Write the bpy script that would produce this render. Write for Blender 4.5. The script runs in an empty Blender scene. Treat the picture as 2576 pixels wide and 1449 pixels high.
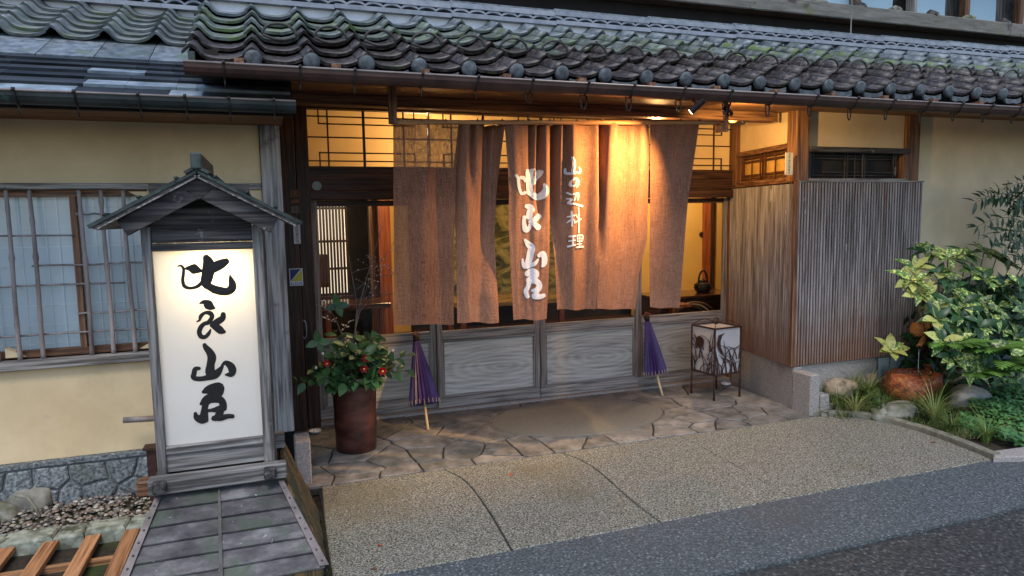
import bpy, math, random
from mathutils import Vector, Matrix, noise
rnd = random.Random(7)
S = bpy.context.scene
COL = S.collection
# ------------------------------------------------------------------ camera
CAM = Vector((0, 0, 1.6)); FP = 1709.8
RX = Vector((0.942210, -0.334620, -0.016423))
DN = Vector((-0.049765, -0.091313, -0.994578))
FW = Vector((0.331306, 0.937919, -0.102688))
cd = bpy.data.cameras.new('camera'); cam = bpy.data.objects.new('camera', cd); COL.objects.link(cam)
cd.sensor_width = 36; cd.lens = 36 * FP / 2576; cd.clip_start = 0.05; cd.clip_end = 600
m = Matrix.Identity(4)
for i in range(3):
    m[i][0] = RX[i]; m[i][1] = -DN[i]; m[i][2] = -FW[i]; m[i][3] = CAM[i]
cam.matrix_world = m
S.camera = cam
# ------------------------------------------------------------------ light
w = bpy.data.worlds.new('World'); S.world = w; w.use_nodes = True
wn = w.node_tree; bg = wn.nodes['Background']
sky = wn.nodes.new('ShaderNodeTexSky'); sky.sky_type = 'NISHITA'; sky.sun_disc = False
sky.sun_elevation = math.radians(58); sky.sun_rotation = math.radians(200)
sky.air_density = 1.0; sky.dust_density = 1.0; sky.ozone_density = 2.0
wn.links.new(sky.outputs[0], bg.inputs[0]); bg.inputs[1].default_value = 0.14
sd = bpy.data.lights.new('sun', 'SUN'); sd.energy = 1.1; sd.angle = math.radians(25); sd.color = (1, .96, .9)
so = bpy.data.objects.new('sun', sd); COL.objects.link(so)
so.rotation_euler = (math.radians(32), 0, math.radians(-20))
vs = S.view_settings; vs.view_transform = 'Standard'; vs.look = 'None'; vs.exposure = 0.85; vs.gamma = 1; vs.use_curve_mapping = False

# ------------------------------------------------------------------ helpers
def ray(px, py):
    return RX * ((px - 1288) / FP) + DN * ((py - 724.5) / FP) + FW
def at(px, py, Y):
    d = ray(px, py); return CAM + d * (Y / d.y)
def gz(px, py, z=0.0):
    d = ray(px, py); return CAM + d * ((z - CAM.z) / d.z)

class G:
    def __init__(s, xf=None): s.v = []; s.f = []; s.xf = xf
    def add(s, vs, fs):
        n = len(s.v); s.v += [Vector(v) for v in (map(s.xf, vs) if s.xf else vs)]
        s.f += [tuple(i + n for i in f) for f in fs]; return s
    def box(s, x0, x1, y0, y1, z0, z1):
        return s.add([(x0,y0,z0),(x1,y0,z0),(x1,y1,z0),(x0,y1,z0),(x0,y0,z1),(x1,y0,z1),(x1,y1,z1),(x0,y1,z1)],
            [(3,2,1,0),(4,5,6,7),(0,1,5,4),(1,2,6,5),(2,3,7,6),(3,0,4,7)])
    def beam(s, a, b, wv, hv):
        # bar from a to b; wv, hv half-extent vectors
        a=Vector(a);b=Vector(b);wv=Vector(wv);hv=Vector(hv)
        q=[a-wv-hv,a+wv-hv,a+wv+hv,a-wv+hv,b-wv-hv,b+wv-hv,b+wv+hv,b-wv+hv]
        return s.add(q,[(3,2,1,0),(4,5,6,7),(0,1,5,4),(1,2,6,5),(2,3,7,6),(3,0,4,7)])
    def tube(s, pts, r, n=8, cap=True):
        pts=[Vector(p) for p in pts]; rs=r if isinstance(r,(list,tuple)) else [r]*len(pts)
        vs=[];up=Vector((0,0,1))
        prev=None
        for i,p in enumerate(pts):
            t=(pts[min(i+1,len(pts)-1)]-pts[max(i-1,0)]).normalized()
            if prev is None:
                a=up if abs(t.z)<.9 else Vector((1,0,0)); u=t.cross(a).normalized()
            else: u=(prev-t*prev.dot(t)).normalized()
            prev=u; v=t.cross(u)
            for k in range(n):
                an=2*math.pi*k/n; vs.append(p+(u*math.cos(an)+v*math.sin(an))*rs[i])
        fs=[]
        for i in range(len(pts)-1):
            for k in range(n):
                a=i*n+k;b=i*n+(k+1)%n; fs.append((a,b,b+n,a+n))
        if cap: fs.append(tuple(range(n-1,-1,-1))); fs.append(tuple(range((len(pts)-1)*n,len(pts)*n)))
        return s.add(vs,fs)
    def lathe(s, prof, c, n=24, ax=None):
        c=Vector(c); vs=[]
        for r,z in prof:
            for k in range(n):
                an=2*math.pi*k/n; vs.append(c+Vector((r*math.cos(an),r*math.sin(an),z)))
        fs=[]
        for i in range(len(prof)-1):
            for k in range(n):
                a=i*n+k;b=i*n+(k+1)%n; fs.append((a,b,b+n,a+n))
        return s.add(vs,fs)
    def prism(s, pts, z0, z1, ch=0.0, inset=0.0):
        # polygon xy extruded in z, chamfered top
        n=len(pts); c=Vector((sum(p[0] for p in pts)/n,sum(p[1] for p in pts)/n,0))
        vs=[(p[0],p[1],z0) for p in pts]+[(p[0],p[1],z1-ch) for p in pts]
        for p in pts:
            d=c-Vector((p[0],p[1],0)); d=d.normalized()*inset if d.length>0 else d
            vs.append((p[0]+d.x,p[1]+d.y,z1))
        fs=[]
        for L in range(2):
            for k in range(n):
                a=L*n+k;b=L*n+(k+1)%n; fs.append((a,b,b+n,a+n))
        fs.append(tuple(range(2*n,3*n)))
        return s.add(vs,fs)

def mesh_of(name, g, off=Vector((0,0,0)), smooth=False):
    me = bpy.data.meshes.new(name); me.from_pydata([tuple(v-off) for v in g.v], [], g.f)
    if smooth: me.shade_smooth()
    me.update(); return me
WL = {}
def setp(o, label=None, cat=None, group=None, kind=None):
    if label: o['label']=label
    if cat: o['category']=cat
    if group: o['group']=group
    if kind: o['kind']=kind
    return o
def root(name, loc, label, cat, group=None):
    o = bpy.data.objects.new(name, None); COL.objects.link(o); o.location = loc; o.empty_display_size=.1
    WL[o.name] = Vector(loc); return setp(o, label, cat, group)
def part(name, g, mat, parent=None, smooth=False, bev=0, label=None, kind=None, loc=None):
    base = WL[parent.name] if parent else Vector((0,0,0))
    if loc is None: loc = base if parent else Vector((0,0,0))
    loc = Vector(loc)
    me = mesh_of(name, g, loc, smooth); me.materials.append(mat)
    o = bpy.data.objects.new(name, me); COL.objects.link(o)
    if parent: o.parent = parent
    o.location = loc - base; WL[o.name] = loc
    if bev:
        b=o.modifiers.new('bevel','BEVEL'); b.width=bev; b.segments=1; b.limit_method='ANGLE'
    if label: o['label']=label
    if kind: o['kind']=kind
    return o
def thing(name, g, mat, label, cat, group=None, smooth=False, bev=0, loc=None):
    if loc is None:
        n=len(g.v); loc=(sum(v.x for v in g.v)/n, sum(v.y for v in g.v)/n, min(v.z for v in g.v))
    return setp(part(name,g,mat,None,smooth,bev,loc=loc),label,cat,group)
def inst(name, me, parent, M, label=None):
    # shared mesh placed by world matrix M (parent has no rotation)
    o = bpy.data.objects.new(name, me); COL.objects.link(o)
    if parent: o.parent = parent
    MM = M.copy(); MM.translation = M.translation - (WL[parent.name] if parent else Vector((0,0,0)))
    o.matrix_basis = MM; WL[o.name] = M.translation.copy()
    if label: o['label']=label
    return o
def mx(loc, xa=(1,0,0), ya=(0,1,0), za=(0,0,1), s=1.0):
    M=Matrix.Identity(4); ax=[Vector(xa),Vector(ya),Vector(za)]
    for c in range(3):
        for r in range(3): M[r][c]=ax[c][r]*s
    M.translation=Vector(loc); return M

# ------------------------------------------------------------------ materials
def mat(name, cols, scale=6, stretch=(1,1,1), detail=6, rough=.8, bump=.3, bscale=None, metal=0, spec=.35,
        spots=(), vary=.15, bdist=.01, coat=0, rr=0.1, distort=0.0, trans=0.0, wave=None, sub=None):
    m = bpy.data.materials.new(name); m.use_nodes=True; nt=m.node_tree; N=nt.nodes; L=nt.links
    p=N['Principled BSDF']
    tc=N.new('ShaderNodeTexCoord'); oi=N.new('ShaderNodeObjectInfo')
    mul=N.new('ShaderNodeMath'); mul.operation='MULTIPLY'; mul.inputs[1].default_value=41.3; L.new(oi.outputs['Random'],mul.inputs[0])
    add=N.new('ShaderNodeVectorMath'); add.operation='ADD'; L.new(tc.outputs['Object'],add.inputs[0]); L.new(mul.outputs[0],add.inputs[1])
    mp=N.new('ShaderNodeMapping'); mp.inputs['Scale'].default_value=stretch; mp.inputs['Rotation'].default_value=(.62,.41,.3); L.new(add.outputs[0],mp.inputs[0])
    ns=N.new('ShaderNodeTexNoise'); ns.inputs['Scale'].default_value=scale; ns.inputs['Detail'].default_value=detail
    ns.inputs['Roughness'].default_value=.62; ns.inputs['Distortion'].default_value=distort
    L.new(mp.outputs[0],ns.inputs['Vector'])
    r=N.new('ShaderNodeValToRGB'); el=r.color_ramp.elements
    while len(el)<len(cols): el.new(.5)
    for e,(ps,c) in zip(el,cols): e.position=ps; e.color=(*c,1)
    fac=ns.outputs['Fac']
    if wave:
        wv=N.new('ShaderNodeTexWave'); wv.wave_type='RINGS'; wv.rings_direction=wave[0]
        wv.inputs['Scale'].default_value=wave[1]; wv.inputs['Distortion'].default_value=wave[2]; wv.inputs['Detail'].default_value=3
        wm=N.new('ShaderNodeMapping'); wm.inputs['Scale'].default_value=wave[3]
        L.new(tc.outputs['Object'],wm.inputs[0]); L.new(wm.outputs[0],wv.inputs['Vector'])
        mxx=N.new('ShaderNodeMix'); mxx.inputs[0].default_value=.10; L.new(ns.outputs['Fac'],mxx.inputs[2]); L.new(wv.outputs['Fac'],mxx.inputs[3])
        fac=mxx.outputs[0]
    L.new(fac,r.inputs[0]); c=r.outputs[0]
    for (rgb,sc,th,so_) in spots:
        n2=N.new('ShaderNodeTexNoise'); n2.inputs['Scale'].default_value=sc; n2.inputs['Detail'].default_value=5; n2.inputs['Roughness'].default_value=.65
        L.new(add.outputs[0],n2.inputs['Vector'])
        mr=N.new('ShaderNodeMapRange'); mr.inputs[1].default_value=th; mr.inputs[2].default_value=th+so_; L.new(n2.outputs['Fac'],mr.inputs[0])
        mi=N.new('ShaderNodeMix'); mi.data_type='RGBA'; L.new(mr.outputs[0],mi.inputs[0]); L.new(c,mi.inputs[6]); mi.inputs[7].default_value=(*rgb,1); c=mi.outputs[2]
    if vary:
        v=N.new('ShaderNodeMapRange'); v.inputs[3].default_value=1-vary; v.inputs[4].default_value=1+vary; L.new(oi.outputs['Random'],v.inputs[0])
        vm=N.new('ShaderNodeVectorMath'); vm.operation='SCALE'; L.new(c,vm.inputs[0]); L.new(v.outputs[0],vm.inputs['Scale']); c=vm.outputs[0]
    L.new(c,p.inputs['Base Color'])
    rm=N.new('ShaderNodeMapRange'); rm.inputs[3].default_value=max(.02,rough-rr); rm.inputs[4].default_value=min(1,rough+rr); L.new(fac,rm.inputs[0]); L.new(rm.outputs[0],p.inputs['Roughness'])
    p.inputs['Metallic'].default_value=metal; p.inputs['Specular IOR Level'].default_value=spec
    if coat: p.inputs['Coat Weight'].default_value=coat; p.inputs['Coat Roughness'].default_value=.12
    if bump:
        bn=N.new('ShaderNodeTexNoise'); bn.inputs['Scale'].default_value=bscale or scale; bn.inputs['Detail'].default_value=6
        L.new(mp.outputs[0],bn.inputs['Vector'])
        b=N.new('ShaderNodeBump'); b.inputs['Strength'].default_value=bump; b.inputs['Distance'].default_value=bdist
        L.new(bn.outputs['Fac'],b.inputs['Height']); L.new(b.outputs[0],p.inputs['Normal'])
    if trans:
        tr=N.new('ShaderNodeBsdfTranslucent'); L.new(c,tr.inputs[0]); ms=N.new('ShaderNodeMixShader'); ms.inputs[0].default_value=trans
        L.new(p.outputs[0],ms.inputs[1]); L.new(tr.outputs[0],ms.inputs[2]); L.new(ms.outputs[0],N['Material Output'].inputs[0])
    return m
def emis(name, rgb, s):
    m=bpy.data.materials.new(name); m.use_nodes=True; p=m.node_tree.nodes['Principled BSDF']
    p.inputs['Base Color'].default_value=(*rgb,1); p.inputs['Emission Color'].default_value=(*rgb,1); p.inputs['Emission Strength'].default_value=s
    return m
def wood(name, a, b, axis, rough=.75, **k):
    st={'x':(.04,1,1),'y':(1,.04,1),'z':(1,1,.04)}[axis]
    mid=tuple((p+q)/2 for p,q in zip(a,b))
    k.setdefault('bump',.6); k.setdefault('bdist',.003)
    return mat(name,[(.34,tuple(c*.55 for c in a)),(.44,a),(.52,mid),(.64,b)],scale=k.pop('scale',60),stretch=st,rough=rough,detail=7,**k)
MT={}
GREY_A=(.13,.115,.102); GREY_B=(.36,.33,.30)
for ax in 'xyz':
    MT['grey_'+ax]=wood('weathered_wood_'+ax,GREY_A,GREY_B,ax,spots=[((.055,.048,.045),2.2,.56,.12)])
    MT['dark_'+ax]=wood('dark_wood_'+ax,(.020,.010,.007),(.085,.038,.024),ax,rough=.5)
    MT['brown_'+ax]=wood('brown_wood_'+ax,(.10,.045,.022),(.26,.13,.065),ax,rough=.6)
    MT['soot_'+ax]=wood('sooty_wood_'+ax,(.022,.02,.02),(.085,.078,.075),ax,rough=.8,spots=[((.2,.19,.18),9,.62,.06)])
for ax in 'xyz': MT['sign_'+ax]=wood('sign_weathered_wood_'+ax,(.085,.078,.072),(.27,.255,.24),ax,spots=[((.045,.045,.035),3,.56,.12),((.34,.33,.31),7,.66,.06)])
MT['soffit']=wood('soffit_board',(.16,.065,.028),(.30,.14,.06),'x',rough=.6,vary=.25)
MT['cedar']=wood('fresh_cedar',(.30,.125,.05),(.52,.26,.12),'y',rough=.65)
MT['cedarx']=wood('fresh_cedar_x',(.30,.14,.06),(.52,.28,.13),'x',rough=.65)
MT['doorpanel']=mat('bleached_door_panel',[(.3,(.22,.22,.205)),(.5,(.40,.395,.37)),(.68,(.54,.53,.50))],scale=30,stretch=(.08,1,1.6),rough=.7,bump=.35,bdist=.002,wave=('Y',9.0,5.0,(.3,1,1.1)),vary=.1)
MT['doorrail']=wood('bleached_door_rail',(.16,.145,.135),(.34,.31,.29),'x')
MT['doorstile']=wood('bleached_door_stile',(.14,.12,.11),(.30,.26,.24),'z')
MT['plaster']=mat('ochre_plaster',[(.35,(.60,.46,.27)),(.65,(.70,.55,.34))],scale=3,rough=.95,bump=.25,bscale=130,bdist=.002,spec=.1,spots=[((.46,.34,.19),1.3,.52,.3),((.52,.43,.30),5,.62,.1),((.34,.26,.16),18,.72,.04)],vary=0)
MT['plaster_r']=mat('khaki_plaster',[(.35,(.56,.45,.29)),(.65,(.66,.53,.35))],scale=3,rough=.95,bump=.25,bscale=130,bdist=.002,spec=.1,vary=0)
MT['plaster_w']=mat('white_lime_plaster',[(.3,(.60,.60,.62)),(.7,(.74,.74,.76))],scale=8,rough=.9,bump=.2,vary=0)
TB=(.10,.065,.062)
MT['tile_brown']=mat('purple_brown_roof_tile',[(.36,(.014,.012,.012)),(.52,(.052,.042,.040)),(.68,(.13,.11,.10))],scale=26,rough=.42,bump=.5,bdist=.004,spots=[((.27,.27,.24),55,.66,.03),((.06,.075,.03),9,.6,.1)],vary=.3,rr=.15)
MT['tile_moss']=mat('mossy_roof_tile',[(.36,(.04,.05,.048)),(.54,(.125,.148,.142)),(.7,(.26,.29,.275))],scale=14,rough=.55,bump=.6,bdist=.006,spots=[((.115,.16,.06),7,.50,.12),((.05,.06,.03),30,.58,.06),((.33,.36,.28),44,.68,.03)],vary=.25,rr=.15)
MT['tile_grey']=mat('blue_grey_roof_tile',[(.36,(.07,.085,.10)),(.64,(.20,.23,.25))],scale=18,rough=.4,bump=.3,bdist=.003,spots=[((.10,.14,.08),5,.55,.12)],vary=.2)
MT['tile_left']=mat('green_grey_roof_tile',[(.36,(.055,.068,.068)),(.64,(.17,.19,.195))],scale=10,rough=.45,bump=.4,bdist=.004,spots=[((.10,.13,.07),6,.54,.14),((.3,.26,.26),26,.66,.06)],vary=.2)
MT['cap']=mat('blue_grey_cap_tile',[(.36,(.035,.042,.048)),(.64,(.105,.12,.13))],scale=30,rough=.55,bump=.3,bdist=.003,vary=.15)
MT['ridge']=mat('ridge_tile',[(.3,(.15,.17,.20)),(.7,(.27,.29,.33))],scale=12,rough=.45,bump=.2,vary=.12)
MT['slate']=mat('wet_roof_slate',[(.36,(.012,.014,.018)),(.64,(.045,.053,.062))],scale=9,stretch=(.3,1,1),rough=.55,spec=.12,bump=.3,bdist=.004,vary=.35)
MT['zinc']=mat('pale_replacement_slate',[(.36,(.13,.17,.20)),(.64,(.30,.36,.41))],scale=9,rough=.4,bump=.1,vary=.1)
MT['copper']=mat('brown_copper',[(.3,(.045,.024,.02)),(.7,(.095,.05,.04))],scale=7,rough=.42,bump=.05,metal=.35,spec=.5,vary=.05)
MT['gutter_l']=mat('dark_green_gutter',[(.3,(.02,.025,.026)),(.7,(.05,.06,.06))],scale=7,rough=.4,bump=.05,metal=.3,spots=[((.10,.22,.18),4,.66,.08)],vary=.05)
MT['rim']=mat('highlit_copper_rim',[(.3,(.22,.17,.15)),(.7,(.34,.28,.25))],scale=9,rough=.35,metal=.4,bump=0)  # copper lightened so the colour carries the rim's highlight
MT['wire']=mat('dark_bracket_metal',[(.3,(.02,.018,.018)),(.7,(.07,.06,.055))],scale=20,rough=.5,metal=.5,bump=0)
MT['black']=mat('black_iron',[(.3,(.012,.01,.01)),(.7,(.035,.025,.022))],scale=30,rough=.5,metal=.4,bump=.1,bdist=.001)
MT['rust']=mat('rust_brown_iron',[(.3,(.03,.014,.012)),(.7,(.08,.035,.028))],scale=30,rough=.6,metal=.2,bump=.2,bdist=.001)
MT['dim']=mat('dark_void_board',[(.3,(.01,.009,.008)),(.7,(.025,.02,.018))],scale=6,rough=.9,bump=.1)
MT['granite']=mat('speckled_granite',[(.25,(.10,.09,.085)),(.5,(.26,.24,.225)),(.72,(.42,.40,.37))],scale=120,rough=.85,bump=.4,bscale=90,bdist=.003,detail=4,spots=[((.12,.10,.085),2.4,.56,.2)],vary=.1)
MT['basestone']=mat('blue_grey_foundation_stone',[(.36,(.05,.058,.062)),(.5,(.15,.168,.175)),(.64,(.27,.29,.295))],scale=60,rough=.85,bump=.6,bdist=.006,detail=5,spots=[((.10,.115,.09),4,.55,.2)],vary=.15)
MT['mortar']=mat('foundation_mortar',[(.3,(.11,.12,.12)),(.7,(.21,.22,.22))],scale=40,rough=.9,bump=.5,bdist=.004,vary=0)
MT['paver']=mat('pinkish_paving_stone',[(.36,(.085,.083,.078)),(.64,(.215,.20,.182))],scale=9,rough=.6,bump=.35,bscale=60,bdist=.003,spots=[((.06,.065,.055),1.5,.52,.16),((.05,.042,.035),14,.60,.08)],vary=.3,spec=.4)
MT['oval']=mat('sanded_oval_stone',[(.34,(.10,.098,.085)),(.66,(.185,.182,.16))],scale=110,detail=3,rough=.75,bump=.4,bscale=110,bdist=.002,spots=[((.07,.06,.05),6,.66,.05)],vary=0)
MT['joint']=mat('dark_joint_mortar',[(.3,(.02,.018,.016)),(.7,(.06,.052,.045))],scale=20,rough=.9,bump=.4,vary=0)
MT['apron']=mat('exposed_aggregate',[(.38,(.022,.021,.018)),(.46,(.115,.11,.085)),(.55,(.225,.215,.17)),(.65,(.40,.39,.34))],scale=110,detail=5,rough=.75,bump=.9,bscale=110,bdist=.004,spots=[((.12,.095,.045),.9,.58,.25),((.09,.035,.025),.55,.66,.1)],vary=.05)
MT['asphalt']=mat('newer_asphalt',[(.36,(.03,.037,.040)),(.5,(.062,.075,.08)),(.6,(.105,.122,.13)),(.68,(.28,.31,.32))],scale=75,detail=6,rough=.72,bump=.8,bscale=75,bdist=.005,spots=[((.05,.058,.06),1.3,.55,.25)],vary=0,spec=.5)
MT['asphalt_old']=mat('old_asphalt',[(.36,(.016,.018,.018)),(.5,(.036,.038,.037)),(.6,(.062,.065,.063)),(.69,(.18,.19,.18))],scale=50,detail=6,rough=.7,bump=1,bscale=55,bdist=.008,spots=[((.035,.033,.03),1.0,.5,.2)],vary=0)
MT['soil']=mat('dark_soil',[(.3,(.018,.014,.01)),(.7,(.06,.045,.03))],scale=30,rough=.95,bump=1,bdist=.02,spots=[((.04,.06,.015),4,.52,.12)],vary=0)
MT['kerb']=mat('mossy_kerb_concrete',[(.3,(.12,.115,.085)),(.7,(.28,.27,.21))],scale=18,rough=.9,bump=.6,bdist=.006,spots=[((.07,.085,.03),5,.55,.12)],vary=.15)
MT['lichen']=mat('lichen_kerb_stone',[(.36,(.13,.14,.10)),(.64,(.36,.38,.31))],scale=16,rough=.9,bump=.8,bdist=.012,spots=[((.08,.085,.05),5,.56,.08),((.05,.04,.04),14,.66,.04)],vary=.15)
MT['gravel']=mat('river_gravel',[(.2,(.08,.065,.05)),(.5,(.2,.165,.13)),(.8,(.36,.32,.27))],scale=3,rough=.75,bump=.3,bdist=.003,vary=.6,detail=2)
MT['plate']=mat('oxidised_copper_sheet',[(.36,(.02,.02,.022)),(.5,(.055,.052,.055)),(.66,(.13,.125,.122))],scale=12,stretch=(.5,1,1),rough=.5,bump=.6,bdist=.005,metal=.1,spots=[((.05,.065,.045),6,.52,.12),((.30,.35,.31),40,.67,.04)],vary=.3)
MT['plate_p']=mat('purple_copper_trim',[(.36,(.04,.034,.036)),(.64,(.125,.105,.11))],scale=11,rough=.42,bump=.15,metal=.3,spots=[((.16,.32,.33),3,.68,.05)],vary=.12)
MT['mossboard']=wood('mossy_orange_board',(.04,.035,.018),(.19,.11,.04),'z',spots=[((.035,.04,.022),5,.46,.1)])
MT['verdigris']=mat('verdigris_copper',[(.36,(.012,.018,.016)),(.64,(.05,.066,.058))],scale=14,rough=.55,metal=.2,bump=.2,spots=[((.15,.19,.15),22,.62,.06)],vary=.1)
MT['shoji']=mat('blue_shade_shoji',[(.3,(.66,.71,.74)),(.7,(.74,.79,.82))],scale=3,rough=.7,bump=0,vary=.04)
MT['muntin']=mat('pale_shoji_muntin',[(.3,(.82,.83,.84)),(.7,(.86,.87,.88))],scale=3,rough=.7,bump=0)
MT['bamboo']=mat('aged_bamboo',[(.34,(.13,.105,.10)),(.64,(.38,.33,.31))],scale=12,stretch=(1,1,.2),rough=.5,bump=.15,bdist=.002,vary=.2,spots=[((.33,.3,.29),8,.6,.1)])
MT['paper']=mat('warm_transom_paper',[(.3,(.66,.53,.33)),(.7,(.74,.60,.38))],scale=4,rough=.9,bump=0,trans=.8,vary=.05)
MT['acrylic']=mat('white_sign_acrylic',[(.3,(.80,.775,.72)),(.7,(.84,.815,.77))],scale=3,rough=.35,bump=0,trans=.42,vary=0,rr=.02)
MT['ink']=mat('black_ink',[(.3,(.006,.005,.005)),(.7,(.012,.011,.01))],scale=8,rough=.6,bump=0,trans=.0,vary=0)
MT['dye']=mat('pale_dyed_letter',[(.3,(.60,.60,.64)),(.7,(.68,.68,.72))],scale=150,rough=.9,bump=.2,bdist=.001,trans=.25,vary=0)
MT['ochre_in']=mat('interior_ochre',[(.3,(.60,.36,.09)),(.7,(.68,.42,.12))],scale=3,rough=.9,bump=0,vary=.05)
MT['orangew']=wood('lacquered_orange_wood',(.20,.05,.018),(.33,.095,.035),'z',rough=.35)
MT['darkfloor']=wood('polished_dark_floor',(.04,.018,.01),(.12,.05,.025),'x',rough=.18,bump=.05)
MT['table']=wood('polished_table',(.22,.12,.035),(.5,.3,.1),'x',rough=.2,bump=.05)
MT['pot']=mat('brown_glazed_jar',[(.36,(.035,.012,.009)),(.64,(.10,.036,.026))],scale=5,stretch=(1,1,3),rough=.38,bump=.15,bdist=.004,spots=[((.25,.13,.10),26,.68,.03),((.035,.012,.01),3,.55,.15)],vary=0,coat=.2)
MT['purple']=mat('purple_oiled_paper',[(.3,(.025,.014,.07)),(.7,(.075,.04,.17))],scale=12,stretch=(1,1,.3),rough=.42,bump=.1,vary=.1)
MT['bamblond']=mat('blond_bamboo',[(.3,(.5,.36,.17)),(.7,(.66,.5,.27))],scale=14,stretch=(1,1,.2),rough=.45,bump=.05)
MT['paperw']=mat('white_lantern_paper',[(.3,(.60,.60,.63)),(.7,(.70,.70,.73))],scale=5,rough=.85,bump=.05,trans=.3,vary=.03)
MT['camleaf']=mat('glossy_camellia_leaf',[(.3,(.018,.06,.02)),(.7,(.07,.15,.05))],scale=9,rough=.42,bump=.1,spec=.4,vary=.5,trans=.12)
MT['aucuba']=mat('variegated_leaf',[(.3,(.035,.10,.025)),(.7,(.10,.21,.05))],scale=12,rough=.38,bump=.15,bdist=.002,spots=[((.52,.55,.17),40,.515,.05)],vary=.45,trans=.2,spec=.45)
MT['aucuba_y']=mat('yellow_variegated_leaf',[(.3,(.34,.38,.10)),(.7,(.5,.52,.18))],scale=10,rough=.4,bump=.15,bdist=.002,spots=[((.08,.15,.03),30,.56,.05)],vary=.2,trans=.25)
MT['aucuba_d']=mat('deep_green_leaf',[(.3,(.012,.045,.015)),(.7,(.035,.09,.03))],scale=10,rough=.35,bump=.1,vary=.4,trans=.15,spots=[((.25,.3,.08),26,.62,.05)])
MT['nandina']=mat('nandina_leaf',[(.3,(.012,.032,.014)),(.7,(.035,.07,.03))],scale=10,rough=.4,bump=0,vary=.5,trans=.15)
MT['ivy']=mat('ivy_leaf',[(.34,(.018,.065,.018)),(.64,(.07,.18,.05))],scale=14,rough=.45,bump=0,vary=.3,trans=.15,spots=[((.13,.22,.06),7,.56,.1)])
MT['fern']=mat('fern_leaf',[(.3,(.05,.14,.02)),(.7,(.16,.30,.06))],scale=8,rough=.5,bump=0,vary=.3,trans=.25)
MT['grass']=mat('sedge_blade',[(.34,(.05,.11,.02)),(.52,(.14,.21,.05)),(.66,(.40,.36,.16))],scale=3,rough=.55,bump=0,vary=.35,trans=.25)
MT['stem']=mat('green_brown_stem',[(.3,(.05,.04,.02)),(.7,(.12,.10,.05))],scale=20,rough=.7,bump=.2)
MT['twig']=mat('grey_bare_twig',[(.3,(.07,.06,.055)),(.7,(.19,.16,.14))],scale=40,rough=.7,bump=.2,bdist=.001)
MT['bud']=mat('pale_flower_bud',[(.3,(.5,.42,.38)),(.7,(.7,.62,.55))],scale=20,rough=.6,bump=0)
MT['red']=mat('red_camellia_petal',[(.3,(.36,.006,.015)),(.7,(.55,.02,.035))],scale=10,rough=.45,bump=.05,trans=.2,vary=.1)
MT['yellow']=mat('yellow_stamen',[(.3,(.7,.45,.05)),(.7,(.8,.6,.1))],scale=10,rough=.6,bump=0)
MT['rock']=mat('garden_rock',[(.3,(.10,.10,.085)),(.5,(.2,.195,.165)),(.72,(.34,.33,.28))],scale=9,rough=.85,bump=.8,bdist=.015,spots=[((.06,.085,.025),3.2,.54,.1)],vary=.2)
MT['rock_t']=mat('tan_rock',[(.3,(.22,.165,.11)),(.7,(.42,.33,.24))],scale=12,rough=.85,bump=.7,bdist=.01,spots=[((.09,.085,.05),5,.58,.1)],vary=.1)
MT['redrock']=mat('iron_stained_wet_stone',[(.3,(.06,.018,.008)),(.5,(.24,.06,.018)),(.72,(.42,.19,.06))],scale=22,rough=.6,bump=1,bdist=.02,coat=.12,vary=0)
MT['orangelog']=mat('orange_weathered_log',[(.3,(.20,.07,.018)),(.7,(.5,.22,.06))],scale=14,stretch=(.3,1,1),rough=.6,bump=.5,bdist=.005,vary=.1)
MT['white']=mat('white_ceramic',[(.3,(.75,.75,.77)),(.7,(.8,.8,.82))],scale=5,rough=.2,bump=0)
MT['dead']=mat('dry_red_leaf',[(.3,(.22,.05,.015)),(.7,(.36,.10,.03))],scale=14,rough=.7,bump=.1)
MT['blue']=mat('navy_enamel',[(.3,(.01,.015,.16)),(.7,(.015,.02,.2))],scale=4,rough=.35,bump=0)
MT['yel']=mat('yellow_enamel',[(.3,(.55,.52,.03)),(.7,(.62,.58,.05))],scale=4,rough=.35,bump=0)
MT['signw']=mat('white_enamel',[(.3,(.55,.6,.66)),(.7,(.62,.66,.72))],scale=6,rough=.4,bump=0)
MT['cream']=mat('cream_name_paper',[(.3,(.68,.6,.4)),(.7,(.76,.68,.5))],scale=6,rough=.7,bump=0)
MT['teal']=mat('blue_grey_wall_tile',[(.3,(.15,.22,.25)),(.7,(.24,.32,.35))],scale=5,rough=.4,bump=.1)
MT['skypane']=mat('sky_reflection_pane',[(.3,(.30,.44,.52)),(.7,(.38,.52,.60))],scale=2,rough=.2,bump=0,vary=.15)  # sky reflected in the glass is put into the base colour
MT['bulb']=emis('lit_lamp_face',(1,.75,.42),12)
def screenmat():
    return mat('gold_landscape_screen',[(.36,(.03,.035,.015)),(.45,(.13,.12,.035)),(.55,(.33,.27,.08)),(.68,(.5,.42,.16))],scale=3.2,stretch=(1,1,2.0),detail=5,rough=.5,bump=0,distort=1.6,vary=0)
MT['screen']=screenmat()
def glassmat():
    m=bpy.data.materials.new('clear_door_glass'); m.use_nodes=True; nt=m.node_tree; N=nt.nodes; L=nt.links
    N.remove(N['Principled BSDF']); t=N.new('ShaderNodeBsdfTransparent'); t.inputs[0].default_value=(.93,.95,.94,1); g=N.new('ShaderNodeBsdfGlossy'); g.inputs['Roughness'].default_value=.02
    f=N.new('ShaderNodeFresnel'); f.inputs[0].default_value=1.45; ms=N.new('ShaderNodeMixShader')
    L.new(f.outputs[0],ms.inputs[0]); L.new(t.outputs[0],ms.inputs[1]); L.new(g.outputs[0],ms.inputs[2]); L.new(ms.outputs[0],N['Material Output'].inputs[0]); return m
MT['glass']=glassmat()
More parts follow.
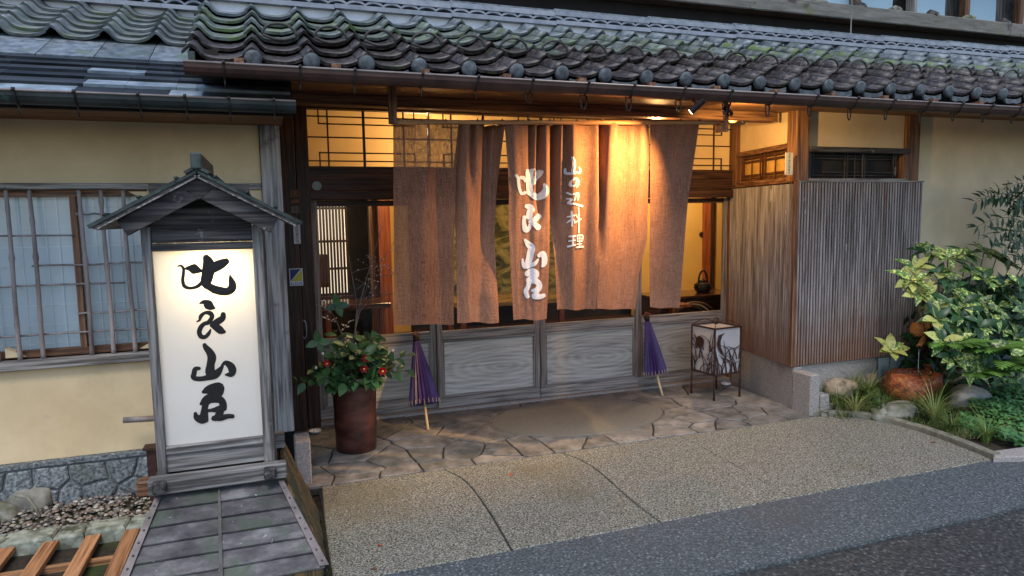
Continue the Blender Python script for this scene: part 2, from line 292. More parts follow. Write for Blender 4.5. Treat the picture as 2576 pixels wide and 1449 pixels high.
def watermat():
    m=bpy.data.materials.new('trickling_water'); m.use_nodes=True; p=m.node_tree.nodes['Principled BSDF']
    p.inputs['Base Color'].default_value=(.8,.85,.9,1); p.inputs['Roughness'].default_value=.05; p.inputs['Transmission Weight'].default_value=.7; p.inputs['IOR'].default_value=1.33; return m
MT['water']=watermat()
def clothmat(nm,tpf,trf):
    m=bpy.data.materials.new(nm); m.use_nodes=True; nt=m.node_tree; N=nt.nodes; L=nt.links
    p=N['Principled BSDF']; tc=N.new('ShaderNodeTexCoord')
    def noi(st,sc,d=4):
        mp=N.new('ShaderNodeMapping'); mp.inputs['Scale'].default_value=st; L.new(tc.outputs['Object'],mp.inputs[0])
        n=N.new('ShaderNodeTexNoise'); n.inputs['Scale'].default_value=sc; n.inputs['Detail'].default_value=d; L.new(mp.outputs[0],n.inputs[0]); return n.outputs['Fac']
    a=noi((.05,1,1),260); b=noi((1,1,.05),260); c=noi((1,1,1),2.5); 
    ad=N.new('ShaderNodeMath'); ad.operation='ADD'; L.new(a,ad.inputs[0]); L.new(b,ad.inputs[1])
    a2=N.new('ShaderNodeMath'); a2.operation='MULTIPLY_ADD'; L.new(ad.outputs[0],a2.inputs[0]); a2.inputs[1].default_value=.42; 
    c2=N.new('ShaderNodeMath'); c2.operation='MULTIPLY'; L.new(c,c2.inputs[0]); c2.inputs[1].default_value=.2; L.new(c2.outputs[0],a2.inputs[2])
    r=N.new('ShaderNodeValToRGB'); L.new(a2.outputs[0],r.inputs[0]); e=r.color_ramp.elements
    e[0].position=.36; e[0].color=(.10,.045,.028,1); e[1].position=.66; e[1].color=(.29,.145,.092,1)
    L.new(r.outputs[0],p.inputs['Base Color']); p.inputs['Roughness'].default_value=.9; p.inputs['Specular IOR Level'].default_value=.1
    bu=N.new('ShaderNodeBump'); bu.inputs['Strength'].default_value=.4; bu.inputs['Distance'].default_value=.001; L.new(a2.outputs[0],bu.inputs['Height']); L.new(bu.outputs[0],p.inputs['Normal'])
    tl=N.new('ShaderNodeBsdfTranslucent'); L.new(r.outputs[0],tl.inputs[0]); m1=N.new('ShaderNodeMixShader'); m1.inputs[0].default_value=trf
    L.new(p.outputs[0],m1.inputs[1]); L.new(tl.outputs[0],m1.inputs[2])
    tp=N.new('ShaderNodeBsdfTransparent'); m2=N.new('ShaderNodeMixShader')
    g1=N.new('ShaderNodeMapRange'); g1.inputs[1].default_value=.62; g1.inputs[2].default_value=.36; g1.inputs[3].default_value=0.0; g1.inputs[4].default_value=tpf
    L.new(a2.outputs[0],g1.inputs[0]); L.new(g1.outputs[0],m2.inputs[0])
    L.new(m1.outputs[0],m2.inputs[1]); L.new(tp.outputs[0],m2.inputs[2]); L.new(m2.outputs[0],N['Material Output'].inputs[0]); return m
MT['cloth']=clothmat('hemp_curtain_cloth',.01,.05); MT['cloth_thin']=clothmat('sheer_hemp_cloth',.26,.3)

# ------------------------------------------------------------------ setting
def struct(name,g,m,**k):
    o=part(name,g,m,None,**k); o['kind']='structure'; return o
g=G().add([(-60,-60,-.06),(60,-60,-.06),(60,60,-.06),(-60,60,-.06)],[(0,1,2,3)]); struct('ground',g,MT['soil'])
g=G().add([(-30,-25,-.02),(30,-25,-.02),(30,2.995,-.02),(4.2,2.985,-.02),(.19,2.975,-.02),(-.2,2.96,-.02),(-30,2.96,-.02)],[(0,1,2,3,4,5,6)])
road=struct('road',g,MT['asphalt_old'])
# newer asphalt strip along the building, with a slightly wavy patch edge
pts=[]
for i in range(61):
    x=-2.5+i*.15; pts.append((x,2.43+.012*noise.noise((x*3,0,0)),0))
top=[(p[0],p[1],-.006) for p in pts]
bk=[(x,2.975+.006*noise.noise((x*4,3,0)),-.006) for x in [p[0] for p in pts]]
n=len(top); g=G().add(top+bk+[(p[0],p[1],-.02) for p in top],[(i,i+1,n+i+1,n+i) for i in range(n-1)]+[(2*n+i,2*n+i+1,i+1,i) for i in range(n-1)])
struct('road_strip',g,MT['asphalt'])

# driveway slabs of exposed aggregate with curved joints
def lerp_poly(pts,n):
    out=[]
    for i in range(len(pts)-1):
        a=Vector(pts[i]);b=Vector(pts[i+1])
        for k in range(n): out.append(a.lerp(b,k/n))
    out.append(Vector(pts[-1])); return out
def smooth_poly(pts,it=2):
    for _ in range(it):
        q=[pts[0]]
        for i in range(len(pts)-1):
            a=Vector(pts[i]);b=Vector(pts[i+1]); q+= [a.lerp(b,.25),a.lerp(b,.75)]
        q.append(pts[-1]); pts=q
    return [Vector(p) for p in pts]
J=[ [(.215,4.14),(.20,3.8),(.19,3.4),(.185,2.975)],
    [(.977,4.14),(1.05,3.95),(1.066,3.75),(1.055,3.356),(1.027,2.975)],
    [(1.80,4.14),(1.875,3.95),(1.885,3.7),(1.85,3.26),(1.853,2.975)],
    [(2.73,4.14),(2.745,3.8),(2.737,3.5),(2.72,3.29),(2.712,2.975)],
    [(3.98,4.14),(4.22,4.05),(4.36,3.86),(4.40,3.62),(4.39,3.35),(4.32,2.975)]]
J=[smooth_poly([Vector((a,b,0)) for a,b in j]) for j in J]
drv=root('driveway',(2,3.5,0),None,None); drv['kind']='structure'
g=G().box(.2,4.25,2.99,4.13,-.05,-.018); part('joint_bed',g,MT['joint'],drv)
for i in range(4):
    L_=[p+Vector((.005 if i<3 else .002,0,0)) for p in J[i]]; R_=[p-Vector((.005 if i!=2 else .002,0,0)) for p in J[i+1]]
    poly=[(p.x,p.y) for p in L_[::-1]]+[(p.x,p.y) for p in R_]
    g=G().prism(poly[::-1] if False else poly,-.05,0.0,.004,.004)
    part('slab',g,MT['apron'],drv)

# crazy paving
def clip(poly,px,py,nx,ny):
    out=[];n=len(poly)
    for i in range(n):
        a=poly[i];b=poly[(i+1)%n]; da=(a[0]-px)*nx+(a[1]-py)*ny; db=(b[0]-px)*nx+(b[1]-py)*ny
        if da<=0: out.append(a)
        if da*db<0:
            t=da/(da-db); out.append((a[0]+(b[0]-a[0])*t,a[1]+(b[1]-a[1])*t))
    return out
def voronoi(seeds,bound,gap):
    res=[]
    for i,s in enumerate(seeds):
        p=bound[:]
        for j,q in enumerate(seeds):
            if i==j: continue
            nx=q[0]-s[0];ny=q[1]-s[1];l=math.hypot(nx,ny)
            if l>1.6: continue
            nx/=l;ny/=l
            p=clip(p,(s[0]+q[0])/2-nx*gap,(s[1]+q[1])/2-ny*gap,nx,ny)
            if len(p)<3: break
        if len(p)>=3: res.append((s,p))
    return res
def rough_edge(p,step,amp,sd):
    out=[]
    n=len(p)
    for i in range(n):
        a=Vector((p[i][0],p[i][1],0));b=Vector((p[(i+1)%n][0],p[(i+1)%n][1],0)); L_=(b-a).length
        k=max(1,int(L_/step))
        for q in range(k):
            c=a.lerp(b,q/k); w_=noise.noise_vector((c.x*6+sd,c.y*6,sd)); cc=c+Vector((w_.x,w_.y,0))*amp*(1 if q else .4)
            out.append((cc.x,cc.y))
    return out
pav=root('paving',(2,4.8,0),None,None); pav['kind']='structure'
g=G().box(.09,4.02,4.143,5.5,-.05,-.014); part('joint_bed',g,MT['joint'],pav)
OC=(2.26,4.86);OA,OB=.72,.475
seeds=[]
for r_,(yy,nn) in enumerate([(4.22,14),(4.42,13),(4.66,11),(4.95,9),(5.28,8)]):
    for c_ in range(nn):
        x=.13+(c_+.5+(.25 if r_%2 else -.1))*3.9/nn+rnd.uniform(-.11,.11); seeds.append((x+rnd.uniform(-.07,.07),yy+rnd.uniform(-.11,.11)))
seeds=[s for s in seeds if ((s[0]-OC[0])/(OA*.93))**2+((s[1]-OC[1])/(OB*.93))**2>1]
for s,p in voronoi(seeds,[(.1,4.15),(3.97,4.15),(4.0,4.17),(4.02,5.42),(.1,5.42)],.006):
    q=rough_edge(p,.05,.012,3.1)
    r=[]
    for x,y in q:
        dx=(x-OC[0])/(OA+.020);dy=(y-OC[1])/(OB+.020);d=math.hypot(dx,dy)
        if d<1: x=OC[0]+dx/d*(OA+.020); y=OC[1]+dy/d*(OB+.020)
        r.append((x,max(y,4.15)))
    # drop slivers
    ar=abs(sum(r[i][0]*r[(i+1)%len(r)][1]-r[(i+1)%len(r)][0]*r[i][1] for i in range(len(r))))/2
    if ar<.006: continue
    g=G().prism(r,-.04,rnd.uniform(-.001,.005),.004,.004); part('paving_stone',g,MT['paver'],pav,loc=(s[0],s[1],0))
op=[]
for k in range(64):
    a=2*math.pi*k/64; rr_=1+.035*noise.noise((math.cos(a)*1.3,math.sin(a)*1.3,5)); op.append((OC[0]+OA*rr_*math.cos(a),OC[1]+OB*rr_*math.sin(a)))
g=G().prism(op,-.04,.008,.004,.006); part('oval_stone',g,MT['oval'],pav,label='large oval sanded stone set before the doors',loc=(OC[0],OC[1],0))

# curved kerb by the garden
R_=J[4][2:]; kp=[Vector((3.99,4.165,0)),Vector((4.1,4.155,0))]+R_
g=G(); vs=[];
for i,p in enumerate(kp):
    t=(kp[min(i+1,len(kp)-1)]-kp[max(i-1,0)]).normalized(); nrm=Vector((-t.y,t.x,0)); 
    if nrm.x<0 and i>2: nrm=-nrm
    nrm=nrm if nrm.dot(Vector((1,.6,0)))>0 else -nrm
    h=.035+.008*noise.noise((i*.5,0,0))
    for a,z in ((.003,-.03),(.003,h-.006),(.01,h),(.05,h+.004),(.058,h-.006),(.06,-.03)): vs.append(p+nrm*a+Vector((0,0,z)))
fs=[]
for i in range(len(kp)-1):
    for k in range(5): a=i*6+k; fs.append((a,a+1,a+7,a+6))
fs.append((0,5,4,3,2,1)); e=(len(kp)-1)*6; fs.append((e,e+1,e+2,e+3,e+4,e+5))
g.add(vs,fs); struct('garden_kerb',g,MT['kerb'])

# garden soil mound
def hill(x,y):
    return -.012+.13*max(0,min(1,(y-3.3)/.9))*max(0,min(1,(x-4.38)/.35))+.03*noise.noise((x*3,y*3,0))
g=G(); nx_,ny_=60,26; vs=[];fs=[]
for j in range(ny_):
    y=3.0+1.43*j/(ny_-1)
    k_=max(0,min(1,(y-3)/1.15)); x0=4.37 if y<3.6 else 4.37-(.36)*((y-3.6)/.56)**2 if y<4.16 else 4.01
    for i in range(nx_):
        x=x0+(9-x0)*(i/(nx_-1))**1.6; vs.append((x,y,hill(x,y)-.01))
fs=[(j*nx_+i,j*nx_+i+1,(j+1)*nx_+i+1,(j+1)*nx_+i) for j in range(ny_-1) for i in range(nx_-1)]
g.add(vs,fs); struct('garden_bed',g,MT['soil'],smooth=True)

# ------------------------------------------------------------------ entrance building
B=root('entrance_building',(2,4.9,0),'timber inn entrance with a long mossy tiled roof and four glazed sliding doors','building')
def bpart(name,g,m,**k): return part(name,g,MT[m] if isinstance(m,str) else m,B,**k)
DY=5.46
# left grey corner post on its granite foot
p0=at(650,283,4.4)
MT['pale_z']=wood('pale_weathered_post',(.20,.18,.17),(.44,.40,.37),'z',spots=[((.10,.085,.08),3,.6,.1)])
bpart('post',G().box(-.032,.083,4.39,4.52,.285,2.36),'pale_z',bev=.006,label='pale weathered corner post left of the entrance')

thing('granite_block',G().box(.075,.168,4.21,4.40,-.02,.27),MT['granite'],'upright granite block at the foot of the weathered corner post','stone',bev=.008)
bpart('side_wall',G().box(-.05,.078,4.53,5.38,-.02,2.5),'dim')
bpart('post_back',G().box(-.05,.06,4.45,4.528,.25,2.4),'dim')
bpart('post',G().box(.07,.20,5.33,5.50,0,2.6),'dark_z',bev=.005,label='dark brown post left of the sliding doors')
bpart('jamb',G().box(.205,.30,5.37,5.50,0,2.6),'dark_z',bev=.004)
# door frame
bpart('sill',G().box(.3,4.14,5.40,5.52,-.02,.022),'granite')
bpart('lintel',G().box(.30,4.15,5.375,5.53,1.76,1.83),'dark_x',bev=.004,label='grooved dark lintel over the doors')
bpart('head_board',G().box(.30,4.15,5.40,5.53,1.832,1.99),'brown_x' if False else 'dark_x')
bpart('header_beam',G().box(.2,4.2,5.39,5.56,2.44,2.60),'dark_x')
bpart('transom_sill',G().box(.30,4.15,5.385,5.53,1.992,2.012),'dark_x')
# transom lattice, four bays
for b in range(4):
    x0=.27+b*.967; t=part('transom',G().box(x0+.9595,x0+.9665,5.40,5.43,2.013,2.438),MT['dark_z'],B,loc=(x0,5.44,2.2))
    def sub(n,gg,mm,**k): return part(n,gg,MT[mm],t,**k)
    sub('paper_pane',G().box(x0+.004,x0+.956,5.452,5.455,2.014,2.438),'paper')
    for zz in (2.39,2.234,2.056): sub('bar',G().box(x0,x0+.958,5.432,5.444,zz-.005,zz+.005),'dark_x')
    for zz in (2.335,2.118): sub('bar',G().box(x0+.11,x0+.85,5.432,5.444,zz-.005,zz+.005),'dark_x')
    for xx,wd in ((.18,.006),(.45,.010),(.76,.006)): sub('bar',G().box(x0+xx-wd,x0+xx+wd,5.420,5.4315,2.014,2.438),'dark_z')
    for xx in (.115,.845):
        sub('bar',G().box(x0+xx-.005,x0+xx+.005,5.4205,5.4315,2.33,2.438),'dark_z'); sub('bar',G().box(x0+xx-.005,x0+xx+.005,5.4205,5.4315,2.014,2.123),'dark_z')
# sliding doors
DX=[.305,1.255,2.175,3.155,4.135]
for i in range(4):
    a,b=DX[i],DX[i+1]; yo=5.44 if i in(1,2) else 5.475
    if i==1: b-=.003
    if i==2: a+=.003
    d=part('sliding_door',G().box(a+.0,b,yo,yo+.028,.025,.11),MT['doorrail'],B,bev=.003,loc=(a,yo,0))
    def sub(n,gg,mm,**k): return part(n,gg,MT[mm],d,**k)
    sub('stile',G().box(a,a+.045,yo-.002,yo+.03,.112,1.755),'doorstile',bev=.003); sub('stile',G().box(b-.045,b,yo-.002,yo+.03,.112,1.755),'doorstile',bev=.003)
    sub('rail',G().box(a+.046,b-.046,yo,yo+.028,.60,.675),'doorrail',bev=.004)
    sub('rail',G().box(a+.046,b-.046,yo,yo+.028,1.71,1.755),'dark_x')
    sub('bead',G().box(a+.046,b-.046,yo+.003,yo+.02,.575,.598),'doorrail')
    sub('bead',G().box(a+.046,b-.046,yo+.003,yo+.02,.112,.132),'doorrail')
    for xx in (a+.046,b-.062): sub('bead',G().box(xx,xx+.016,yo+.003,yo+.02,.134,.573),'doorstile')
    sub('wood_panel',G().box(a+.048,b-.048,yo+.012,yo+.02,.12,.59),'doorpanel',loc=((a+b)/2+.1,yo,.33))
    sub('glass_pane',G().add([(a+.045,yo+.014,.675),(b-.045,yo+.014,.675),(b-.045,yo+.014,1.71),(a+.045,yo+.014,1.71)],[(0,1,2,3)]),'glass')
# soffit: boards along x, rising towards the doors
SZ=lambda y: 2.345+(y-3.7)*.085
for k in range(17):
    y0=3.70+k*.103
    g=G().add([(-.25,y0,SZ(y0)),(8.6,y0,SZ(y0)),(8.6,y0+.098,SZ(y0+.098)),(-.25,y0+.098,SZ(y0+.098)),
               (-.25,y0,SZ(y0)+.014),(8.6,y0,SZ(y0)+.014),(8.6,y0+.098,SZ(y0+.098)+.014),(-.25,y0+.098,SZ(y0+.098)+.014)],
              [(0,1,2,3),(7,6,5,4),(0,4,5,1),(3,2,6,7),(0,3,7,4),(1,5,6,2)])
    bpart('soffit_board',g,'soffit')
bpart('soffit_backing',G().add([(-.25,3.69,SZ(3.69)+.02),(8.6,3.69,SZ(3.69)+.02),(8.6,5.6,SZ(5.6)+.02),(-.25,5.6,SZ(5.6)+.02)],[(0,3,2,1)]),'dim')
bpart('fascia_board',G().box(-.29,8.6,3.675,3.695,2.325,2.375),'orangew' if False else 'brown_x')
for i in range(20):
    x=-.1+i*.455
    bpart('rafter_end',G().box(x-.022,x+.022,3.60,3.672,2.345,2.385),'brown_y')
bpart('soffit_beam',G().box(.08,3.95,4.60,4.70,2.345,2.42),'brown_x',bev=.004)
# small hanging bracket post of the curtain rail, left one
# right block: plaster, posts, vents, slats
bpart('stone_base',G().box(4.0,5.30,4.40,4.52,-.1,.352),'granite',bev=.004)
bpart('wall',G().box(4.085,5.14,4.44,4.5,2.13,2.52),'plaster_r',label='ochre plaster above the slatted vent')
bpart('wall',G().box(5.28,9.5,4.43,4.52,-.1,2.6),'plaster_r',label='khaki plaster wall behind the shrubs')
bpart('post',G().box(3.955,4.08,4.385,4.50,1.85,2.46),'brown_z',bev=.006,label='brown corner post above the slats')
bpart('post',G().box(5.145,5.276,4.395,4.52,1.85,2.46),'brown_z',bev=.006,label='brown post at the right end of the slats')
MT['redb']=wood('red_brown_lattice_wood',(.06,.02,.01),(.14,.05,.025),'z',rough=.6)
# front vent
v=part('lattice_vent',G().box(4.085,5.14,4.47,4.50,1.86,2.129),MT['dim'],B,loc=(4.6,4.45,2.0))
def sub(n,gg,mm,**k): return part(n,gg,MT[mm],v,**k)
sub('frame',G().box(4.083,5.143,4.375,4.468,2.085,2.128),'soot_x',bev=.004); sub('frame',G().box(4.083,5.143,4.385,4.468,1.852,1.876),'grey_x',bev=.003)
sub('frame',G().box(4.083,4.115,4.40,4.468,1.877,2.084),'soot_z'); sub('frame',G().box(5.10,5.143,4.40,4.468,1.877,2.084),'brown_z')
for zz in (1.905,1.93,2.04,2.062): sub('bar',G().box(4.116,5.099,4.445,4.453,zz-.004,zz+.004),'soot_x')
for xx in (4.15,4.17,4.50,4.525,4.61,4.69,4.715,5.03,5.055): sub('bar',G().box(xx-.004,xx+.004,4.436,4.444,1.877,2.084),'soot_z')
# front slats
SW=.0072
SL=mesh_of('slat_front',G().add([(-SW,0,0),(SW,0,0),(SW,.024,0),(-SW,.024,0),(-.004,-.004,0),(.004,-.004,0)]+[(-SW,0,1.484),(SW,0,1.484),(SW,.024,1.484),(-SW,.024,1.484),(-.004,-.004,1.484),(.004,-.004,1.484)],
   [(4,5,11,10),(0,4,10,6),(5,1,7,11),(1,2,8,7),(3,0,6,9),(0,3,2,1,5,4),(6,10,11,7,8,9)]))
SLM=wood('weathered_slat',(.19,.165,.155),(.38,.345,.335),'z',vary=.15,spots=[((.19,.10,.06),1.2,.60,.14),((.5,.47,.46),3.5,.66,.07)],bdist=.002)
def splash(m,z0,z1,rgb,amt=.85):
    nt=m.node_tree;N=nt.nodes;L=nt.links;p=N['Principled BSDF']; src=p.inputs['Base Color'].links[0].from_socket
    tc=N.new('ShaderNodeTexCoord'); sp=N.new('ShaderNodeSeparateXYZ'); L.new(tc.outputs['Object'],sp.inputs[0])
    oi=N.new('ShaderNodeObjectInfo'); ns=N.new('ShaderNodeTexNoise'); ns.inputs['Scale'].default_value=2.2; ns.inputs['Detail'].default_value=5
    L.new(oi.outputs['Location'],ns.inputs['Vector']); n2=N.new('ShaderNodeTexNoise'); n2.inputs['Scale'].default_value=9; L.new(tc.outputs['Object'],n2.inputs['Vector'])
    a=N.new('ShaderNodeMath'); a.operation='MULTIPLY_ADD'; L.new(ns.outputs['Fac'],a.inputs[0]); a.inputs[1].default_value=-.9; L.new(sp.outputs['Z'],a.inputs[2])
    b=N.new('ShaderNodeMath'); b.operation='MULTIPLY_ADD'; L.new(n2.outputs['Fac'],b.inputs[0]); b.inputs[1].default_value=.35; L.new(a.outputs[0],b.inputs[2])
    mr=N.new('ShaderNodeMapRange'); mr.inputs[1].default_value=z1; mr.inputs[2].default_value=z0; mr.inputs[3].default_value=0; mr.inputs[4].default_value=amt; L.new(b.outputs[0],mr.inputs[0])
    mi=N.new('ShaderNodeMix'); mi.data_type='RGBA'; L.new(mr.outputs[0],mi.inputs[0]); L.new(src,mi.inputs[6]); mi.inputs[7].default_value=(*rgb,1); L.new(mi.outputs[2],p.inputs['Base Color'])
splash(SLM,-.25,.35,(.17,.075,.035),.8)
SL.materials.append(SLM)
sp=part('slat_panel',G().box(3.99,5.29,4.392,4.398,.355,1.845),MT['dim'],B,loc=(4.6,4.39,.36))
nsl=46
for i in range(nsl): inst('slat',SL,sp,mx((3.985+i*(5.285-3.985)/(nsl-1),4.370,.36)))
part('cap_rail',G().box(3.975,5.30,4.362,4.40,1.8455,1.857),MT['grey_x'],sp)
# side wall of the alcove (slightly skewed plane)
A_=Vector((3.957,4.385,0)); Bv=Vector((4.135,5.44,0)); sdir=(Bv-A_).normalized(); snor=Vector((-sdir.y,sdir.x,0))   # snor points to the alcove (-x)
slen=(Bv-A_).length
def sxf(p): return A_+sdir*p[0]+snor*p[1]+Vector((0,0,p[2]))
def SG(): return G(sxf)
bpart('stone_base',SG().box(0,slen,-.10,-.012,-.05,.345),'granite',bev=.004)
bpart('wall',SG().box(.09,slen,-.07,-.035,2.165,2.53),'plaster',label='ochre plaster on the alcove side above the lattice')
sp2=part('slat_panel',SG().box(.012,slen,-.03,-.022,.355,1.86),MT['dim'],B,loc=sxf((.5,-.02,.36)))
ns2=37
for i in range(ns2):
    inst('slat',SL,sp2,mx(sxf((.02+i*(slen-.03)/(ns2-1),.0,.352)),-sdir,-snor,(0,0,1)))
part('cap_rail',SG().box(0,slen,-.03,.008,1.846,1.864),MT['brown_y'],sp2)
part('corner_strip',SG().box(-.014,.012,-.022,.012,.352,1.845),MT['brown_z'],sp2)
v2=part('lattice_vent',SG().box(.10,slen-.12,-.09,-.06,1.875,2.16),MT['ochre_in'],B,loc=sxf((.5,-.05,2.0)))
def sub(n,gg,mm,**k): return part(n,gg,MT[mm],v2,**k)
sub('frame',SG().box(.095,slen-.11,-.058,.008,2.122,2.163),'brown_y'); sub('frame',SG().box(.095,slen-.11,-.058,.0,1.866,1.892),'brown_y')
sub('frame',SG().box(slen-.15,slen-.11,-.058,-.002,1.893,2.121),'brown_z')
for zz in (1.915,1.945,2.068,2.098): sub('bar',SG().box(.097,slen-.152,-.034,-.026,zz-.006,zz+.006),'redb')
for xx in (.15,.19,.34,.50,.54,.58,.72,.86,.89): sub('bar',SG().box(xx-.006,xx+.006,-.025,-.017,1.893,2.121),'redb')
bpart('post',SG().box(slen-.107,slen-.02,-.06,.006,1.867,2.5),'brown_z')
bpart('jamb',G().box(4.137,4.2,5.36,5.5,0,2.6),'brown_z')
# granite stub at the front of the slatted corner
thing('granite_block',G().box(3.958,4.055,4.17,4.372,-.02,.325),MT['granite'],'granite block before the corner of the slatted wall','stone',bev=.008)
thing('granite_block',G().box(4.062,4.15,4.16,4.26,-.02,.16),MT['granite'],'low mossy granite block beside the paving corner','stone',bev=.012)
# interior shell
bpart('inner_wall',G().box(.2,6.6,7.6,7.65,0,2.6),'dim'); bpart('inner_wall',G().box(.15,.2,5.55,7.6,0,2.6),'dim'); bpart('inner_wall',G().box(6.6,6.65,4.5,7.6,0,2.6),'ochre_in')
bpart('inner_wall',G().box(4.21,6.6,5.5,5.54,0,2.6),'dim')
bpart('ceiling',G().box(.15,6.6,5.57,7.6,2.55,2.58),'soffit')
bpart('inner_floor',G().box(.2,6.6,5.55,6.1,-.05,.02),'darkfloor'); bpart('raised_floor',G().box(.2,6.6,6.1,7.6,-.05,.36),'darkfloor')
# rear sliding screens, ochre paper with red-brown frames
for (pa,pb,m_) in ((1590,1768,'ochre_in'),(1796,1832,'ochre_in')):
    a=at(pa,500,7.4).x;b=at(pb,500,7.4).x; bpart('paper_screen',G().box(a,b,7.38,7.42,.37,2.2),m_)
for (pa,pb) in ((1768,1784),(1832,1850),(1786,1795)):
    a=at(pa,600,7.36).x;b=at(pb,600,7.36).x; bpart('screen_frame',G().box(a,b,7.33,7.375,.37,2.3),'orangew' if pa!=1786 else 'dark_z')
for pa in (1765,):
    q=at(pa,590,7.375); g=G(); g.tube([q+Vector((0,-.012,0)),q+Vector((0,.003,0))],.035,14); bpart('finger_pull',g,'black')
a=at(966,600,6.9).x;b=at(976,600,6.9).x; bpart('inner_post',G().box(a-.06,a+.06,6.85,6.95,.36,2.5),'orangew')
a2=at(982,600,7.3).x; bpart('inner_wall',G().box(a2-.05,a2+.22,7.44,7.5,.36,2.5),'ochre_in')
a3=at(940,600,7.0).x; bpart('inner_post',G().box(a3-.04,a3+.04,7.0,7.1,.36,2.5),'brown_z')
# interior lattice window left, daylight panel behind
a=at(783,510,7.2); b=at(882,738,7.2)
lw=part('inner_lattice',G().box(a.x-.03,b.x+.03,7.19,7.24,b.z-.06,b.z-.02),MT['dark_x'],B,loc=(a.x,7.2,b.z))
part('backlit_paper',G().box(a.x,b.x,7.32,7.33,b.z,a.z),emis('backlit_window_paper',(1,.84,.62),.6),lw)
nb=11
for i in range(nb):
    x=a.x+(b.x-a.x)*(i+.5)/nb; part('bar',G().box(x-.011,x+.011,7.20,7.22,b.z-.02,a.z),MT['dark_z'],lw)
for f_ in (.06,.42,.72): 
    z=a.z+(b.z-a.z)*f_; part('bar',G().box(a.x,b.x,7.221,7.235,z-.012,z+.012),MT['dark_x'],lw)
# dark hanging shelf in front of the lattice
a=at(795,600,7.05); b=at(830,720,7.05)
thing('cabinet',G().box(a.x,b.x-.02,6.95,7.12,b.z,a.z-.16),MT['dark_z'],'small dark cabinet in front of the inner lattice','cabinet')

# ------------------------------------------------------------------ main roof
PI25=math.radians(25); cS,sN=math.cos(PI25),math.sin(PI25)
RY0,RZ0=3.655,2.370
def RP(x,s,h=0):   # point on main roof: s up the slope, h normal
    return Vector((x,RY0+s*cS-h*sN,RZ0+.0115*(x-1)+s*sN+h*cS))
def slope_m(x,s,h=0): return mx(RP(x,s,h),(1,0,0),(0,cS,sN),(0,-sN,cS))
W_=.2735
def prof(u):
    d=u if u<.5 else u-1
    roll=.046*math.exp(-(d/.125)**2)+(.010 if .5<u<1 else 0)*max(0,1-abs(u-.8)/.2)
    return roll-.018*math.sin(math.pi*min(1,max(0,u)))**.6
def tile_mesh(name,L=.275,lo=.034,hi=.0,th=.017,w=W_,ns=14,m='tile_brown'):
    us=[-.17+1.05*i/ns for i in range(ns+1)]; vs=[];fs=[]; n=ns+1
    for (v,b) in ((0,lo),(L*.5,(lo+hi)/2),(L,hi)):
        for u in us: vs.append((u*w,v,prof(u)+b+th))
    for u in us: vs.append((u*w,0.002,prof(u)+lo))
    for u in us: vs.append((u*w,L,prof(u)+hi))
    for r in range(2):
        for i in range(ns): a=r*n+i; fs.append((a,a+1,a+n+1,a+n))
    for i in range(ns): fs.append((3*n+i,3*n+i+1,i+1,i)); 
    for i in range(ns): fs.append((4*n+i,4*n+i+1,3*n+i+1,3*n+i))
    fs.append((3*n,0,n,2*n,4*n)); fs.append((3*n+ns,4*n+ns,2*n+ns,n+ns,ns))
    g=G().add(vs,fs); me=mesh_of(name,g); 
    for p in me.polygons: p.use_smooth = p.index<2*ns
    me.materials.append(MT[m]); return me
roof=part('roof',G().add([RP(-.3,.05,0),RP(8.7,.05,0),RP(8.7,1.55,0),RP(-.3,1.55,0),RP(-.3,.05,-.05),RP(8.7,.05,-.05),RP(8.7,1.55,-.05),RP(-.3,1.55,-.05)],[(0,1,2,3),(7,6,5,4),(0,4,5,1),(0,3,7,4),(3,2,6,7),(1,5,6,2)]),MT['dim'],B,loc=(3,4.3,2.7))
tm={k:tile_mesh('roof_tile_'+k,m=k) for k in ('tile_brown','tile_moss','tile_grey')}
NC=30
for c in range(-1,NC):
    x=-.035+c*W_
    for r in range(6):
        if r<=1: k='tile_brown'
        elif r==2: k='tile_brown' if rnd.random()<.75 else 'tile_moss'
        elif r==5: k='tile_grey'
        else: k='tile_moss'
        if c>17 and r>3 and rnd.random()<.5: k='tile_grey'
        M=slope_m(x+rnd.uniform(-.003,.003),r*.243+rnd.uniform(-.005,.005),rnd.uniform(0,.004))
        M=M@Matrix.Rotation(rnd.uniform(-.015,.015),4,'Z')
        inst('roof_tile',tm[k],roof,M)
# end caps of the eave rolls + curved drip fronts
g=G(); pr=[(0,-.012),(.016,-.0115),(.030,-.009),(.039,-.004),(.043,.004),(.043,.02)]
vs=[];fs=[];n=18
for r_,y in pr[1:]:
    for k in range(n): a=2*math.pi*k/n; vs.append((r_*math.cos(a),y,r_*math.sin(a)))
for i in range(len(pr)-2):
    for k in range(n): a=i*n+k;b=i*n+(k+1)%n; fs.append((a,b,b+n,a+n))
fs=[f[::-1] for f in fs]; fs.append(tuple(range(n))); g.add(vs,fs)
# neck (roll sleeve)
g2=G(); vs=[];fs=[]
for y in (.02,.15):
    for k in range(9): a=math.pi*k/8; vs.append((.046*math.cos(a),y,.046*math.sin(a)))
for k in range(8): fs.append((k,k+1,k+10,k+9))
g.add(vs,fs)
capm=mesh_of('eave_cap',g,smooth=True); capm.materials.append(MT['cap'])
ns=10; vs=[];fs=[]
for i in range(ns+1):
    u=.2+.6*i/ns; zt=prof(u)+.018; t=(i/ns-.5)*2; dp=.042*(1-.25*t*t)
    vs+=[(u*W_,0,zt),(u*W_,0,zt-dp*(.62+.5*abs(t))),(u*W_,.014,zt),(u*W_,.014,zt-dp*(.62+.5*abs(t)))]
for i in range(ns):
    a=i*4; fs+=[(a+1,a+5,a+4,a),(a+2,a+6,a+7,a+3),(a+3,a+7,a+5,a+1)]
drip=mesh_of('drip_front',G().add(vs,fs)); drip.materials.append(MT['cap'])
